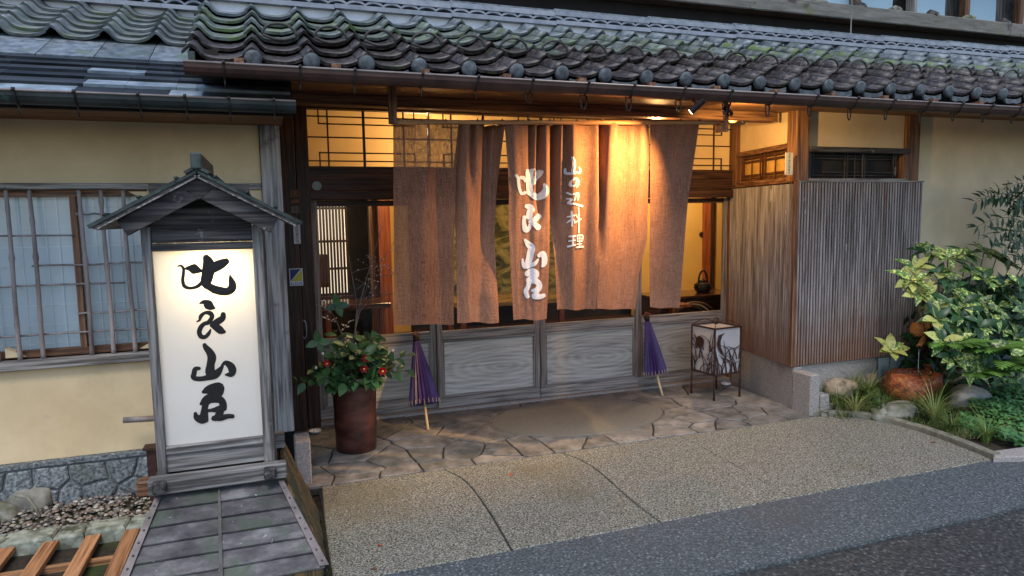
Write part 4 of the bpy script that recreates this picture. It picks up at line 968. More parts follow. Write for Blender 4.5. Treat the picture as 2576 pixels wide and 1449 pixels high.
for sgn in (-1,1):
    g=G(); slopebox(g,sgn,0,.10,-.02,-.007,RYF-.006,RYB); sp_('ridge_saddle',g,'verdigris')
g=G(); g.add([(xl0-.03,SY-.03,zt+.09),(xl0+.02,SY-.03,zt+.09),(xl0+.02,SY+.02,zt+.09),(xl0-.03,SY+.02,zt+.09)],[(0,1,2,3)])
# base frame and sloped copper skirt
tz=at(550,1222,3.33).z; 
ty,by=3.36,3.04
tl=at(408,1232,ty).x; tr=at(697,1190,ty).x; bl=at(286,1458,by).x; br=at(812,1408,by).x; bz=.06
SKR=root('sign_plinth',((tl+tr)/2,3.4,0),'sloping copper-clad wooden plinth carrying the lit sign lantern','plinth')
def sk(n,g,mm,**k): return part(n,g,MT[mm],SKR,**k)
sk('beam',G().box(tl-.05,tr+.045,ty-.055,ty+.005,tz+.0,tz+.075),'sign_x',bev=.006); sk('beam',G().box(tl-.05,tr+.045,ty+.42,ty+.48,tz,tz+.075),'sign_x')
for x in (tl+.0,tr-.03): sk('beam',G().box(x-.03,x+.03,ty-.12,ty+.55,tz+.03,tz+.085) if False else G().box(x-.028,x+.028,ty-.09,ty+.52,tz+.018,tz+.07),'soot_y',bev=.006)
sk('beam_end',G().box(tl-.11,tl-.052,ty+.02,ty+.09,tz-.03,tz+.05),'brown_x',bev=.01)
sk('deck',G().box(tl,tr,ty+.01,ty+.42,tz+.0,tz+.03),'sign_x')
zl=zlow
for a,b in ((xl0,xl1),(xr0,xr1)): pass
def fr(u,v,d=0):  # front skirt: u -1..1, v 0 top..1 bottom
    xt=(tl+tr)/2+u*(tr-tl)/2; xb=(bl+br)/2+u*(br-bl)/2
    n_=Vector((0,-(tz-bz),-(by-ty))).normalized(); n_=Vector((0,-(tz-bz),(ty-by))).normalized()
    return Vector((xt+(xb-xt)*v,ty+(by-ty)*v,tz+(bz-tz)*v))+n_*d
sk('skirt_core',G().add([fr(-1,0,-.02),fr(1,0,-.02),fr(1,1,-.02),fr(-1,1,-.02),Vector((tl,ty+.45,tz)),Vector((tr,ty+.45,tz)),Vector((br,ty+.75,0)),Vector((bl,ty+.75,0)),Vector((br-.01,by+.01,-.05)),Vector((bl+.01,by+.01,-.05))],
   [(0,3,2,1),(0,1,5,4),(3,7,4,0),(1,2,6,5),(4,5,6,7),(3,2,8,9)]),'dim')
NR=6
for r in range(NR):
    for h in range(2):
        u0,u1=(-1,-.03) if h==0 else (-.03,1); v0,v1=r/NR,(r+1)/NR+.03
        a=[fr(u0,v0,.0),fr(u1,v0,.0),fr(u1,v1,.013),fr(u0,v1,.013)]; b=[p+Vector((0,.0,-.006)) for p in a]
        sk('copper_sheet',G().add(a+b,[(3,2,1,0),(4,5,6,7),(2,3,7,6),(0,1,5,4),(1,2,6,5),(3,0,4,7)]),'plate')
g=G().add([fr(-.055,0,.014),fr(-.015,0,.014),fr(-.005,1,.022),fr(-.045,1,.022),fr(-.055,0,0),fr(-.015,0,0),fr(-.005,1,0),fr(-.045,1,0)],[(3,2,1,0),(0,4,7,3),(1,2,6,5),(2,3,7,6)]); sk('centre_batten',g,'plate')
for sg in (-1,1):
    a,b=(sg*.955,sg*1.05); g=G().add([fr(a,-.02,.022),fr(b,-.02,.022),fr(b,1.02,.022),fr(a,1.02,.022),fr(a,-.02,-.01),fr(b,-.02,-.04),fr(b,1.02,-.04),fr(a,1.02,-.01)],
       [(0,1,2,3) if sg<0 else (3,2,1,0),(0,3,7,4),(1,5,6,2),(2,6,7,3)]); tm_=sk('edge_trim',g,'plate_p')
    for k in range(9):
        p=fr((a+b)/2,.05+k*.115,.022); part('rivet',blob(p,.006,k,(1,1,1),1,0),MT['plate_p'],tm_,smooth=True)
sk('foot_board',G().box(bl+.02,br,by-.015,by+.02,-.03,bz-.004),'mossboard')
# mossy boards on the right flank
for k in range(7):
    y0=ty+.0+k*.10; yb0=by+.03+k*.125
    if k>5: break
    a=Vector((tr+.02,y0,tz-.01)); b=Vector((tr+.02,y0+.093,tz-.01)); c=Vector((br+.012,yb0+.118,-.02)); d=Vector((br+.012,yb0,-.02)); o=Vector((.014+.003*(k%2),0,.01))
    sk('flank_board',G().add([a+o,b+o,c+o,d+o,a,b,c,d],[(0,1,2,3)[::-1],(4,5,6,7),(0,3,7,4),(0,4,5,1),(1,5,6,2)]),'mossboard')

# ------------------------------------------------------------------ noren curtain
NY=4.0
NR_=root('noren_curtain',(1.75,NY,2.2),'reddish brown hemp door curtain in six hanging panels with white brush letters','curtain')
E6=[ [[(310,991),(560,991),(817,991)],[(310,1160),(430,1146),(600,1142),(817,1142)],817],
     [[(310,1158),(430,1145),(600,1150),(812,1152)],[(310,1275),(470,1262),(600,1255),(812,1255)],812],
     [[(310,1274),(480,1281),(560,1280),(804,1292)],[(310,1389),(560,1386),(800,1375)],804],
     [[(310,1388),(480,1388),(600,1393),(780,1402)],[(310,1521),(430,1512),(560,1501),(780,1498)],779],
     [[(310,1520),(430,1513),(560,1503),(780,1502)],[(310,1640),(600,1634),(690,1612),(780,1600)],778],
     [[(310,1640),(600,1639),(780,1637)],[(310,1766),(500,1738),(600,1727),(776,1708)],774]]
def interp(tab,y):
    if y<=tab[0][0]: return tab[0][1]
    for (a,b),(c,d) in zip(tab[:-1],tab[1:]):
        if y<=c: t=(y-a)/(c-a); return b+(d-b)*t
    return tab[-1][1]
def fold(i,u,t):
    A=.036*(1-.5*t)
    f=math.sin(2*math.pi*(u*1.6+i*.37))*A*(.55+.45*math.sin(i*2.1+1))
    f+=.016*math.exp(-((u-.5)/.13)**2)*math.exp(-t*3.2)*(2.2 if i in(2,3) else 1.2)
    f+=.022*math.sin(math.pi*min(1,t))*math.sin(i*1.7)+.012*math.sin(5*t+i*2+u*3)*t
    f+=.03*(math.exp(-(u/.12)**2)+math.exp(-((1-u)/.12)**2))*math.exp(-t*2.5)
    f+=.006*noise.noise((u*9+i*7,t*1.4,0))
    return f
PLEAT=[(1192,8,.10,.40),(1240,14,.16,.85),(1262,9,.10,.9),(1342,6,.08,.40),(1364,8,.13,.55),(1402,7,.12,.7),(1428,7,.09,.6),(1519,7,.13,.75),(1560,10,.018,.3),(1600,9,.02,.5),(1690,9,.014,.4),(1060,14,.02,.6),(1105,10,.015,.5)]
def pleat(px,t):
    f=0
    for c,w_,a,l in PLEAT:
        c2=c+(px-c)*0-14*t; f+=a*math.exp(-((px-c2)/(w_*(1+.6*t)))**2)*max(0,1-t/l)**.8
    return f
def topz(u): return 308-1.0*0
def cloth(i,u,t,dy=0):
    Lt,Rt,bot=E6[i]; py=309+(bot-309)*t
    py+= (1.5*math.sin(u*9+i) if t>.97 else 0)
    px=interp(Lt,py)*(1-u)+interp(Rt,py)*u
    p=at(px,py,NY); p.y+=fold(i,u,t)+pleat(px,t)+dy; return p
NU,NV=44,40
for i in range(6):
    g=G(); vs=[cloth(i,a/NU,b/NV) for b in range(NV+1) for a in range(NU+1)]
    fs=[(b*(NU+1)+a,(b+1)*(NU+1)+a,(b+1)*(NU+1)+a+1,b*(NU+1)+a+1) for b in range(NV) for a in range(NU)]
    g.add(vs,fs); po=part('cloth_panel',g,MT['cloth_thin' if i==0 else 'cloth'],NR_,smooth=True)
    if i in (2,3):
        Lt,Rt,bot=E6[i]
        def fn(u,v,l):
            px=1247.7+u*.287; py=362.2+v*.287; a=interp(Lt,py);b=interp(Rt,py); uu=(px-a)/(b-a); t=(py-309)/(bot-309)
            p=at(px,py,NY); p.y+=fold(i,uu,t)+pleat(px,t)-.003-.0009*l; return p
        for ch in (NBIG if i==2 else NSM):
            g=G()
            for j,st in enumerate(ch): stroke(g,st,fn,1+j*.5,7,1.15 if i==2 else 1.5)
            part('letter',g,MT['dye'],po)
# bunched tabs at the top
for k,px in enumerate((1000,1060,1120,1200,1262,1330,1382,1450,1515,1590,1650,1710,1758)):
    q=at(px,306,NY); g=G(); 
    g.tube([q+Vector((-.02,0,-.02)),q+Vector((0,-.012,.012)),q+Vector((.02,0,-.018))],[.004,.007,.004],6); part('tab',g,MT['cloth'],NR_,smooth=True)
ra,rb=at(984,309,NY),at(1872,309,NY+.0)
thing('curtain_rail',G().tube([ra+Vector((0,0,.004)),rb],.014,10),MT['bamboo'] if False else MT['cedarx'],'light wooden rod that carries the brown curtain','rod',smooth=True)
hq=at(1820,300,NY)
hg=root('rail_hanger',(hq.x,NY,2.2),'pale wooden hanger block holding the right end of the curtain rod','bracket')
part('hanger_board',G().box(hq.x-.018,hq.x+.018,NY-.035,NY-.016,at(1820,333,NY).z,2.37),MT['cedar'],hg,bev=.003); part('hanger_block',G().box(hq.x-.045,hq.x-.02,NY-.03,NY+.03,at(1815,333,NY).z,at(1815,318,NY).z+.02),MT['cedar'],hg)
hq=at(990,260,NY)
hg2=root('rail_hanger',(hq.x,NY,2.2),'dark brown hanger board at the left end of the curtain rod','bracket')
part('hanger_board',G().box(hq.x-.03,hq.x+.015,NY-.02,NY+.02,at(990,312,NY).z,2.37),MT['brown_z'],hg2,bev=.003)
# ------------------------------------------------------------------ spotlights under the eave
def spotfix(p,aim,label,energy,size,blend,col=(1,.62,.24)):
    r=root('spotlight',p,label,'lamp','small spotlights under the eave'); d=(Vector(aim)-Vector(p)).normalized()
    part('barrel',G().tube([Vector(p)-d*.07,Vector(p)+d*.03],[.018,.022],12),MT['black'],r,smooth=False)
    part('lamp_face',G().tube([Vector(p)+d*.031,Vector(p)+d*.033],.017,12),MT['bulb'],r)
    part('stem',G().tube([Vector(p)-d*.03,(p[0]+.02,max(p[1],3.72),SZ(max(p[1],3.72))+.003)],.006,6),MT['black'],r)
    l=bpy.data.lights.new('spot_beam','SPOT'); l.energy=energy; l.color=col; l.spot_size=math.radians(size); l.spot_blend=blend; l.shadow_soft_size=.025
    o=bpy.data.objects.new('spot_beam',l); COL.objects.link(o); o.parent=r; o.location=d*.045; o.rotation_euler=d.to_track_quat('-Z','Y').to_euler(); return r
spotfix(tuple(at(1748,272,3.56)),(2.06,4.02,1.78),'black spotlight aimed left at the curtain, nearest the middle',150,92,1.0,(1,.56,.18))
spotfix((2.98,3.95,2.29),(4.1,4.75,1.9),'black spotlight aimed right at the slatted side wall',42,125,.9,(1,.60,.2))
# porch lamp behind the curtain (small recessed downlight)
pl=root('porch_lamp',(2.9,4.75,2.40),'small round ceiling lamp behind the curtain rod','lamp')
part('lamp_ring',G().tube([(2.9,4.75,2.425),(2.9,4.75,2.40)],.05,16),MT['black'],pl); part('lamp_face',G().tube([(2.9,4.75,2.3995),(2.9,4.75,2.397)],.04,16),MT['bulb'],pl)
l=bpy.data.lights.new('porch_bulb','POINT'); l.energy=18; l.color=(1,.52,.18); l.shadow_soft_size=.05
o=bpy.data.objects.new('porch_bulb',l); COL.objects.link(o); o.parent=pl; o.location=(0,0,-.06)
# interior ceiling lamps
for (x,y,z,e) in ((1.25,5.95,2.36,34),(4.4,6.5,2.3,45)):
    pl=root('ceiling_lamp',(x,y,z+.15),'paper globe lamp inside the hall behind the transom, '+('left one' if x<3 else 'right one'),'lamp','paper globe lamps in the hall')
    part('globe',blob((x,y,z),.10,0,(1,1,.8),2,0),emis('lit_paper_globe',(1,.72,.4),6) if x<3 else bpy.data.materials['lit_paper_globe'],pl,smooth=True); part('cord',G().tube([(x,y,z+.07),(x,y,2.55)],.005,6),MT['black'],pl)
    l=bpy.data.lights.new('hall_bulb','POINT'); l.energy=e; l.color=(1,.70,.38); l.shadow_soft_size=.1
    o=bpy.data.objects.new('hall_bulb',l); COL.objects.link(o); o.parent=pl; o.location=(0,0,-.32)
# ------------------------------------------------------------------ hall furnishings
a=at(1128,505,7.35); b=at(1420,735,7.35)
sc=root('folding_screen',((a.x+b.x)/2,7.35,.4),'gold folding screen painted with hazy green hills, behind the curtain gaps','screen')
nf=4
for k in range(nf):
    x0=a.x+(b.x-a.x)*k/nf; x1=a.x+(b.x-a.x)*(k+1)/nf; y0=7.30+(.06 if k%2 else 0); y1=7.30+(0 if k%2 else .06)
    part('screen_leaf',G().add([(x0,y0,b.z),(x1,y1,b.z),(x1,y1,a.z+.1),(x0,y0,a.z+.1),(x0,y0+.02,b.z),(x1,y1+.02,b.z),(x1,y1+.02,a.z+.1),(x0,y0+.02,a.z+.1)],[(0,1,2,3),(7,6,5,4),(3,2,6,7)]),MT['screen'],sc)
part('screen_rail',G().box(a.x,b.x,7.27,7.30,b.z-.07,b.z-.005),MT['orangew'],sc)
def table(x0,x1,y0,y1,z,label,mm='table',h=.05):
    t=root('low_table',((x0+x1)/2,(y0+y1)/2,z-.35),label,'table')
    part('table_top',G().box(x0,x1,y0,y1,z-h,z),MT[mm],t,bev=.004)
    for x in (x0+.05,x1-.1):
        for y in (y0+.04,y1-.08): part('leg',G().box(x,x+.05,y,y+.05,.3 if y>6.1 else .02,z-h-.001),MT['orangew'],t)
    return t
a=at(1140,770,6.3); b=at(1420,770,6.3); table(a.x,b.x,6.15,6.75,a.z+.04,'long polished amber table top seen below the curtain panels')
a=at(800,765,6.4); b=at(975,765,6.4); table(a.x,b.x,6.2,6.7,a.z,'polished dark table reflecting the lamps, seen behind the bare branches','darkfloor')
# kettle chest, kettle
a=at(1700,742,6.0); b=at(1832,742,6.0)
ch=root('kettle_chest',((a.x+b.x)/2,6.1,.02),'dark low chest under the iron kettle near the right door','chest')
part('chest_top',G().box(a.x-.3,b.x+.05,5.85,6.35,a.z-.03,a.z),MT['darkfloor'],ch,bev=.004); part('chest_body',G().box(a.x-.25,b.x,5.9,6.3,.02,a.z-.031),MT['dark_x'],ch)
q=at(1768,738,6.05); q.z=a.z
kt=root('iron_kettle',q,'round dark iron kettle with arched handle on the chest','kettle')
part('body',G().lathe([(.0,.0),(.06,.0),(.085,.03),(.093,.06),(.082,.095),(.05,.115),(.02,.12),(.0,.12)],q,20),MT['black'],kt,smooth=True)
part('lid',G().lathe([(.0,.12),(.04,.121),(.035,.132),(.012,.136),(.012,.148),(.0,.152)],q,14),MT['black'],kt,smooth=True)
pts=[q+Vector((-.055+.0,0,.10))+Vector((.055*(1-math.cos(math.pi*k/12)),0,.135*math.sin(math.pi*k/12))) for k in range(13)]
part('handle',G().tube(pts,.010,8),MT['black'],kt,smooth=True); part('spout',G().tube([q+Vector((-.08,-.02,.06)),q+Vector((-.12,-.03,.10))],[.016,.01],8),MT['black'],kt,smooth=True)
# curved cane chair near the right door
q=at(1735,790,5.8)
cc=root('cane_chair',(q.x,5.85,.02),'bent cane chair whose curved arm shows through the right door','chair')
for k in range(3):
    r_=.28-.03*k; pts=[(q.x+.05+r_*math.cos(math.pi*(j/14)*.95+.1),5.8+.04*k,.50+r_*.8*math.sin(math.pi*(j/14)*.95+.1)) for j in range(15)]
    part('arm_hoop',G().tube(pts,.010,6),MT['bamblond'] if k==1 else MT['brown_x'],cc,smooth=True)
for dx in (-.2,.25): part('leg',G().tube([(q.x+dx,5.8,.02),(q.x+dx*.9,5.8,.55)],.014,6),MT['brown_z'],cc,smooth=True)
part('seat',G().box(q.x-.2,q.x+.28,5.72,5.84,.42,.45),MT['brown_x'],cc,bev=.01)
a=at(1693,800,5.75); thing('hall_stool',G().box(a.x-.03,a.x+.03,5.72,5.78,.02,.70).box(a.x-.14,a.x+.14,5.65,5.85,.701,.73),MT['orangew'],'orange wooden stool leg and top beside the right curtain edge','stool')

# ------------------------------------------------------------------ signs and plates
def text_mesh(txt,size,fn):
    cu=bpy.data.curves.new('t','FONT'); cu.body=txt; cu.size=size; cu.align_x='CENTER'; cu.align_y='CENTER'; cu.resolution_u=2
    o=bpy.data.objects.new('t',cu); COL.objects.link(o); dg=bpy.context.evaluated_depsgraph_get(); me=bpy.data.meshes.new_from_object(o.evaluated_get(dg))
    vs=[fn(v_.co.x,v_.co.y) for v_ in me.vertices]; fs=[tuple(p.vertices) for p in me.polygons]
    bpy.data.objects.remove(o); return G().add(vs,fs)
PY_=5.325
a=at(727,676,PY_); b=at(763,718,PY_)
sg=root('security_plate',((a.x+b.x)/2,PY_,(a.z+b.z)/2),'small white plate with blue and yellow triangles on the dark post','sign')
part('plate',G().box(a.x,b.x,PY_-.003,PY_+.002,b.z,a.z),MT['signw'],sg)
m_=.006;zz=b.z+(a.z-b.z)*.27
part('blue_field',G().add([(a.x+m_,PY_-.004,zz),(a.x+m_,PY_-.004,a.z-m_),(b.x-m_-.008,PY_-.004,a.z-m_)],[(0,2,1)]),MT['blue'],sg)
part('yellow_field',G().add([(a.x+m_+.008,PY_-.004,zz),(b.x-m_,PY_-.004,zz),(b.x-m_,PY_-.004,a.z-m_)],[(0,1,2)]),MT['yel'],sg)
part('lettering',text_mesh('ALSOK',.030,lambda x,y:((a.x+b.x)/2+x,PY_-.0042,b.z+.014+y*1.0)),MT['blue'],sg)
def plate(px0,py0,px1,py1,Y,label,mm,txt=None,vert=False,name='name_plate',sz_=.03):
    a=at(px0,py0,Y);b=at(px1,py1,Y); r=root(name,((a.x+b.x)/2,Y,(a.z+b.z)/2),label,'sign')
    part('plate',G().box(a.x,b.x,Y-.004,Y+.003,b.z,a.z),MT[mm],r)
    if txt:
        if vert:
            n_=len(txt)
            for k,c_ in enumerate(txt): part('letter',text_mesh(c_,sz_,lambda x,y,k=k:((a.x+b.x)/2+x,Y-.0048,a.z-(a.z-b.z)*(k+.6)/(n_+.2)+y)),MT['ink'],r)
        else: part('lettering',text_mesh(txt,sz_,lambda x,y:((a.x+b.x)/2+x,Y-.0048,(a.z+b.z)/2+y)),MT['ink'],r)
    return r
plate(737,560,757,613,PY_,'narrow white vertical plate with dark characters on the dark post','signw','食品営業許可',True,sz_=.026)
plate(729,478,753,497,PY_,'brown wooden square plate, topmost on the dark post','brown_z',None)
plate(732,500,752,512,PY_,'small brown wooden plate below the square one on the dark post','brown_x',None)
plate(733,518,753,536,PY_,'small pale paper label above the narrow white plate','grey_z',None)
plate(1976,384,1993,440,4.36,'cream vertical paper name strip on the corner post','cream','滋賀県料理組合',True,sz_=.022)
q=at(797,468,5.39); thing('round_badge',G().tube([(q.x,5.385,q.z),(q.x,5.398,q.z)],.035,18),MT['teal'],'small round bluish badge on the dark board above the left door','badge')
q=at(765,828,5.365); hd=root('door_pull',q,'oval metal recessed pull on the brown jamb','handle')
g=G(); pts=[(q.x+.018*math.cos(2*math.pi*k/16),q.y-.002,q.z+.07*math.sin(2*math.pi*k/16)) for k in range(17)]; g.tube(pts,.005,6,False); part('rim',g,MT['zinc'],hd,smooth=True)
part('recess',G().tube([(q.x,q.y+.001,q.z-.055),(q.x,q.y+.001,q.z+.055)],.012,8),MT['black'],hd,smooth=True)

# ------------------------------------------------------------------ jar of camellia
pc=Vector((.50,4.76,0))
jar=root('flower_jar',pc,'tall brown glazed jar standing on the paving left of the doors','jar')
part('body',G().lathe([(.0,.0),(.132,.0),(.140,.02),(.142,.12),(.146,.20),(.144,.28),(.149,.38),(.150,.44),(.156,.485),(.160,.50),(.160,.525),(.150,.53),(.14,.50),(.135,.3)],pc+Vector((0,0,.004)),40),MT['pot'],jar,smooth=True)
def leafmesh(name,L,W,m,fold_=.25,curl=.15,serr=0,n=5):
    vs=[];fs=[]
    for i in range(n+1):
        t=i/n; w_=W/2*math.sin(math.pi*min(1,t*.97+.03)**.85)*(1+(serr if i%2 else 0)); z=-curl*L*t*t
        vs+=[(-w_,L*t,z+fold_*w_),(0,L*t,z),(w_,L*t,z+fold_*w_)]
    for i in range(n): a=i*3; fs+=[(a,a+1,a+4,a+3),(a+1,a+2,a+5,a+4)]
    me=mesh_of(name,G().add(vs,fs),smooth=True); me.materials.append(MT[m]); return me
def orient(p,d,up,roll=0,s=1.0):
    d=Vector(d).normalized(); up=Vector(up); x=d.cross(up)
    if x.length<1e-3: x=d.cross(Vector((1,0,0)))
    x.normalize(); z=x.cross(d)
    M=mx(p,x,d,z,s); return M@Matrix.Rotation(roll,4,'Y')
cl=[leafmesh('camellia_leaf_a',.098,.058,'camleaf'),leafmesh('camellia_leaf_b',.082,.050,'camleaf',.3,.3)]
cam_=root('camellia_arrangement',pc+Vector((0,0,.5)),'cut camellia branches with red blooms and bare twigs arranged in the brown jar','plant')
r2=random.Random(21)
C0=pc+Vector((0,0,.50)); nl=0
brs=[]
for k in range(38):
    an=r2.uniform(0,2*math.pi); el_=r2.uniform(.05,1.4); ln=r2.uniform(.14,.27)*(1.0 if el_<.6 else 1.45)
    d=Vector((.8*math.cos(an)*math.cos(el_),math.sin(an)*math.cos(el_)*.8,math.sin(el_)+.25)); brs.append((d.normalized(),ln))
brs+= [(Vector((math.cos(a_),-.9,.45)).normalized(),.15) for k_,a_ in enumerate((2.9,2.5,2.0,1.6,1.2,.8,.3,3.1))]
brs+= [(Vector((-1,-.1,.15)).normalized(),.36),(Vector((1,-.2,.62)).normalized(),.42),(Vector((-.25,0,1)).normalized(),.42),(Vector((.4,0,1)).normalized(),.36),(Vector((.9,-.3,.3)).normalized(),.34)]
for d,ln in brs:
    base=C0+Vector((d.x*.06,d.y*.06,0)); pts=[base+d*ln*t+Vector((0,0,-.05*t*t)) for t in (0,.33,.66,1)]
    part('branch',G().tube(pts,[.005,.004,.003,.002],5),MT['stem'],cam_,smooth=True)
    nlv=9 if ln<.33 else 8
    for j in range(nlv):
        t=.3+.75*j/nlv; p=base+d*ln*t+Vector((0,0,-.05*t*t)); a=j*2.4+r2.uniform(-.4,.4)
        sd_=d.orthogonal().normalized(); sd_=Matrix.Rotation(a,3,d)@sd_
        dd=(sd_*1.0+d*.6+Vector((0,-.25,-.05))).normalized(); inst('leaf',cl[j%2],cam_,orient(p,dd,Vector((0,-.6,1))+sd_*.2,r2.uniform(-.5,.5),r2.uniform(.75,1.15)))
def flower(p,s,n_='bloom'):
    g=G()
    for ring,(cnt,rad,tl_) in enumerate(((6,1.0,.35),(5,.75,.7),(4,.45,1.1))):
        for k in range(cnt):
            a=2*math.pi*k/cnt+ring*.5; c_=Vector((math.cos(a),0,math.sin(a)))
            tdir=Vector((-math.sin(a),0,math.cos(a))); vs=[]
            for i in range(4):
                t=i/3
                for j in (-1,0,1):
                    w_=.5*rad*math.sin(math.pi*(.15+.8*t)); v_=c_*rad*t+tdir*j*w_*.9+Vector((0,-1,0))*(tl_*t*(1-.5*t)+.12*abs(j)*t); vs.append(p+v_*s)
            fs=[]
            for i in range(3): b_=i*3; fs+=[(b_,b_+1,b_+4,b_+3),(b_+1,b_+2,b_+5,b_+4)]
            g.add(vs,fs)
    f=part('flower',g,MT['red'],cam_,smooth=True,loc=p); part('stamen',blob(p+Vector((0,-.55*s,0)),s*.28,1,(1,.8,1),1,.1),MT['yellow'],f,smooth=True)
for px,py,s in ((921,900,.033),(915,927,.030),(962,933,.032),(822,914,.024)): flower(at(px,py,4.60 if px!=815 else 4.75),s)
for px,py in ((896,890),(988,882),(812,890),(795,925)): 
    part('bud',blob(at(px,py,4.62),.010,px,(1,1,1.2),1,.05),MT['bud'],cam_,smooth=True)
for px,py in ((847,768),(800,860)):
    p=at(px,py,4.72); 
    for k in range(4): inst('leaf',cl[0],cam_,orient(p,(math.cos(k*1.7),-.3,math.sin(k*1.7)),(0,-1,.3),0,.9))
# bare budding branch
def twig(pts,r0,depth):
    global tb
    part('twig',G().tube(pts,[r0*(1-.6*i/(len(pts)-1)) for i in range(len(pts))],5),MT['twig'],cam_,smooth=True)
def grow(p,d,ln,r0,depth):
    n=5; pts=[p.copy()]; dd=d.copy()
    for i in range(n):
        dd=(dd+Vector((r2.uniform(-.22,.22),r2.uniform(-.1,.1),r2.uniform(-.12,.16)))).normalized(); pts.append(pts[-1]+dd*ln/n)
        if depth>0 and i>=1 and r2.random()<.75:
            sd_=Vector((r2.choice((-1,1))*r2.uniform(.6,1),r2.uniform(-.5,.5),r2.uniform(.1,.8))).normalized(); grow(pts[-1],sd_,ln*r2.uniform(.25,.45),r0*.55,depth-1)
        if depth<2 and r2.random()<.6: BUDS.append((pts[-1]+Vector((r2.uniform(-.006,.006),0,.004)),r2.uniform(.003,.0055)))
    twig(pts,r0,depth)
BUDS=[]
for (x0,y0,tx,ty_,ln) in ((892,870,925,560,.95),(900,870,870,640,.55),(885,870,960,660,.6),(880,880,840,760,.38)):
    a=at(x0,y0,4.78); b=at(tx,ty_,4.78); grow(a,(b-a).normalized(),(b-a).length,.0055,2)
for p,s in BUDS: part('bud',blob(p,s,p.x*50,(1,1,1.2),1,.1),MT['bud'],cam_)

# ------------------------------------------------------------------ folded oil-paper umbrellas
def umbrella(top,bot,hnd,label,r=.10):
    U_=root('paper_umbrella',hnd,label,'umbrella','purple paper umbrellas leaning on the doors')
    top=Vector(top);bot=Vector(bot); ax=(bot-top).normalized(); u=ax.cross(Vector((0,1,0))).normalized(); v_=ax.cross(u)
    vs=[];fs=[];N_=44;R=9
    for i in range(R+1):
        t=i/R; rr=.018+(r-.018)*t**.9
        for k in range(N_):
            a=2*math.pi*k/N_; q=rr*(1 if k%2==0 else .86); q*=(1+.03*math.sin(k*3+t*4)); vs.append(top.lerp(bot,t)+(u*math.cos(a)+v_*math.sin(a)*.75)*q)
    for i in range(R):
        for k in range(N_): a=i*N_+k;b=i*N_+(k+1)%N_; fs.append((a,b,b+N_,a+N_))
    part('canopy',G().add(vs,fs),MT['purple'],U_)
    part('canopy_mouth',G().tube([bot-ax*.02,bot-ax*.018],r*.72,20),MT['dim'],U_)
    for k in range(0,N_,2):
        a=2*math.pi*k/N_
        if v_.y*math.sin(a)+u.y*math.cos(a)>.3: continue
        d=(u*math.cos(a)+v_*math.sin(a)*.75); part('rib_tip',G().tube([bot+d*r*1.0-ax*.03,bot+d*r*1.01+ax*.006],.0022,4),MT['bamblond'],U_)
    part('handle',G().tube([bot-ax*.05,Vector(hnd)],.0105,10),MT['bamblond'],U_,smooth=True)
    part('head',G().tube([top-ax*.035,top-ax*.01,top+ax*.03],[.012,.026,.022],10),MT['black'],U_,smooth=True)
    part('strap',G().tube([top+ax*.02+u*.02,top-ax*.03+u*.045,top-ax*.05,top-ax*.02-u*.03],.006,6),MT['orangew'],U_,smooth=True)
umbrella(at(1046,850,5.34),at(1068,1016,5.13),gz(1077,1083)+Vector((0,0,.004)),'purple folded paper umbrella beside the flower jar',.125)
umbrella(at(1627,800,5.36),at(1650,940,5.26),gz(1667,997)+Vector((0,0,.004)),'purple folded paper umbrella near the iron lantern',.115)

# ------------------------------------------------------------------ iron floor lantern
F=Vector((3.53,4.82,0)); ph=math.radians(6); a_=.29; ex=Vector((math.cos(ph),math.sin(ph),0)); ey=Vector((-math.sin(ph),math.cos(ph),0))
z0_,z1_=.225,.628
LN=root('floor_lantern',F+ex*a_/2+ey*a_/2,'square iron floor lantern with white paper and grass cutouts','lantern')
def lpnt(s,t,z): return F+ex*s+ey*t+Vector((0,0,z))
cs=[(0,0),(a_,0),(a_,a_),(0,a_)]
for s,t in cs: part('corner_bar',G().beam(lpnt(s,t,z0_-.0),lpnt(s,t,z1_+.004),ex*.006,ey*.006),MT['rust'],LN)
for z in (z0_,z1_):
    for (p,q) in zip(cs,cs[1:]+cs[:1]): part('frame_bar',G().beam(lpnt(*p,z),lpnt(*q,z),Vector((0,0,.007)),(ex if p[0]==q[0] else ey)*.006),MT['rust'],LN)
for (s,t) in ((.0,.0),(a_,a_),(0,a_),(a_,0)):
    z_=z0_; part('leg',G().tube([lpnt(s,t,z_-.008),lpnt(s+.0,t,.15),lpnt(s-.002,t,.11),lpnt(s,t,.0)],[.008,.012,.007,.010],8),MT['rust'],LN,smooth=True)
for k,(p,q) in enumerate(zip(cs,cs[1:]+cs[:1])):
    o=[ey,-ex,-ey,ex][k]*.008; part('paper',G().add([lpnt(*p,z0_+.006)+o,lpnt(*q,z0_+.006)+o,lpnt(*q,z1_-.006)+o,lpnt(*p,z1_-.006)+o],[(0,1,2,3)]),MT['paperw'],LN)
part('top_paper',G().add([lpnt(.01,.01,z1_-.012),lpnt(a_-.01,.01,z1_-.012),lpnt(a_-.01,a_-.01,z1_-.012),lpnt(.01,a_-.01,z1_-.012)],[(0,1,2,3)]),MT['paperw'],LN)
r3=random.Random(4)
def facepts(face,u,v):
    return lpnt(u*a_,-.004,z0_+v*(z1_-z0_)) if face==0 else lpnt(-.004,u*a_,z0_+v*(z1_-z0_))
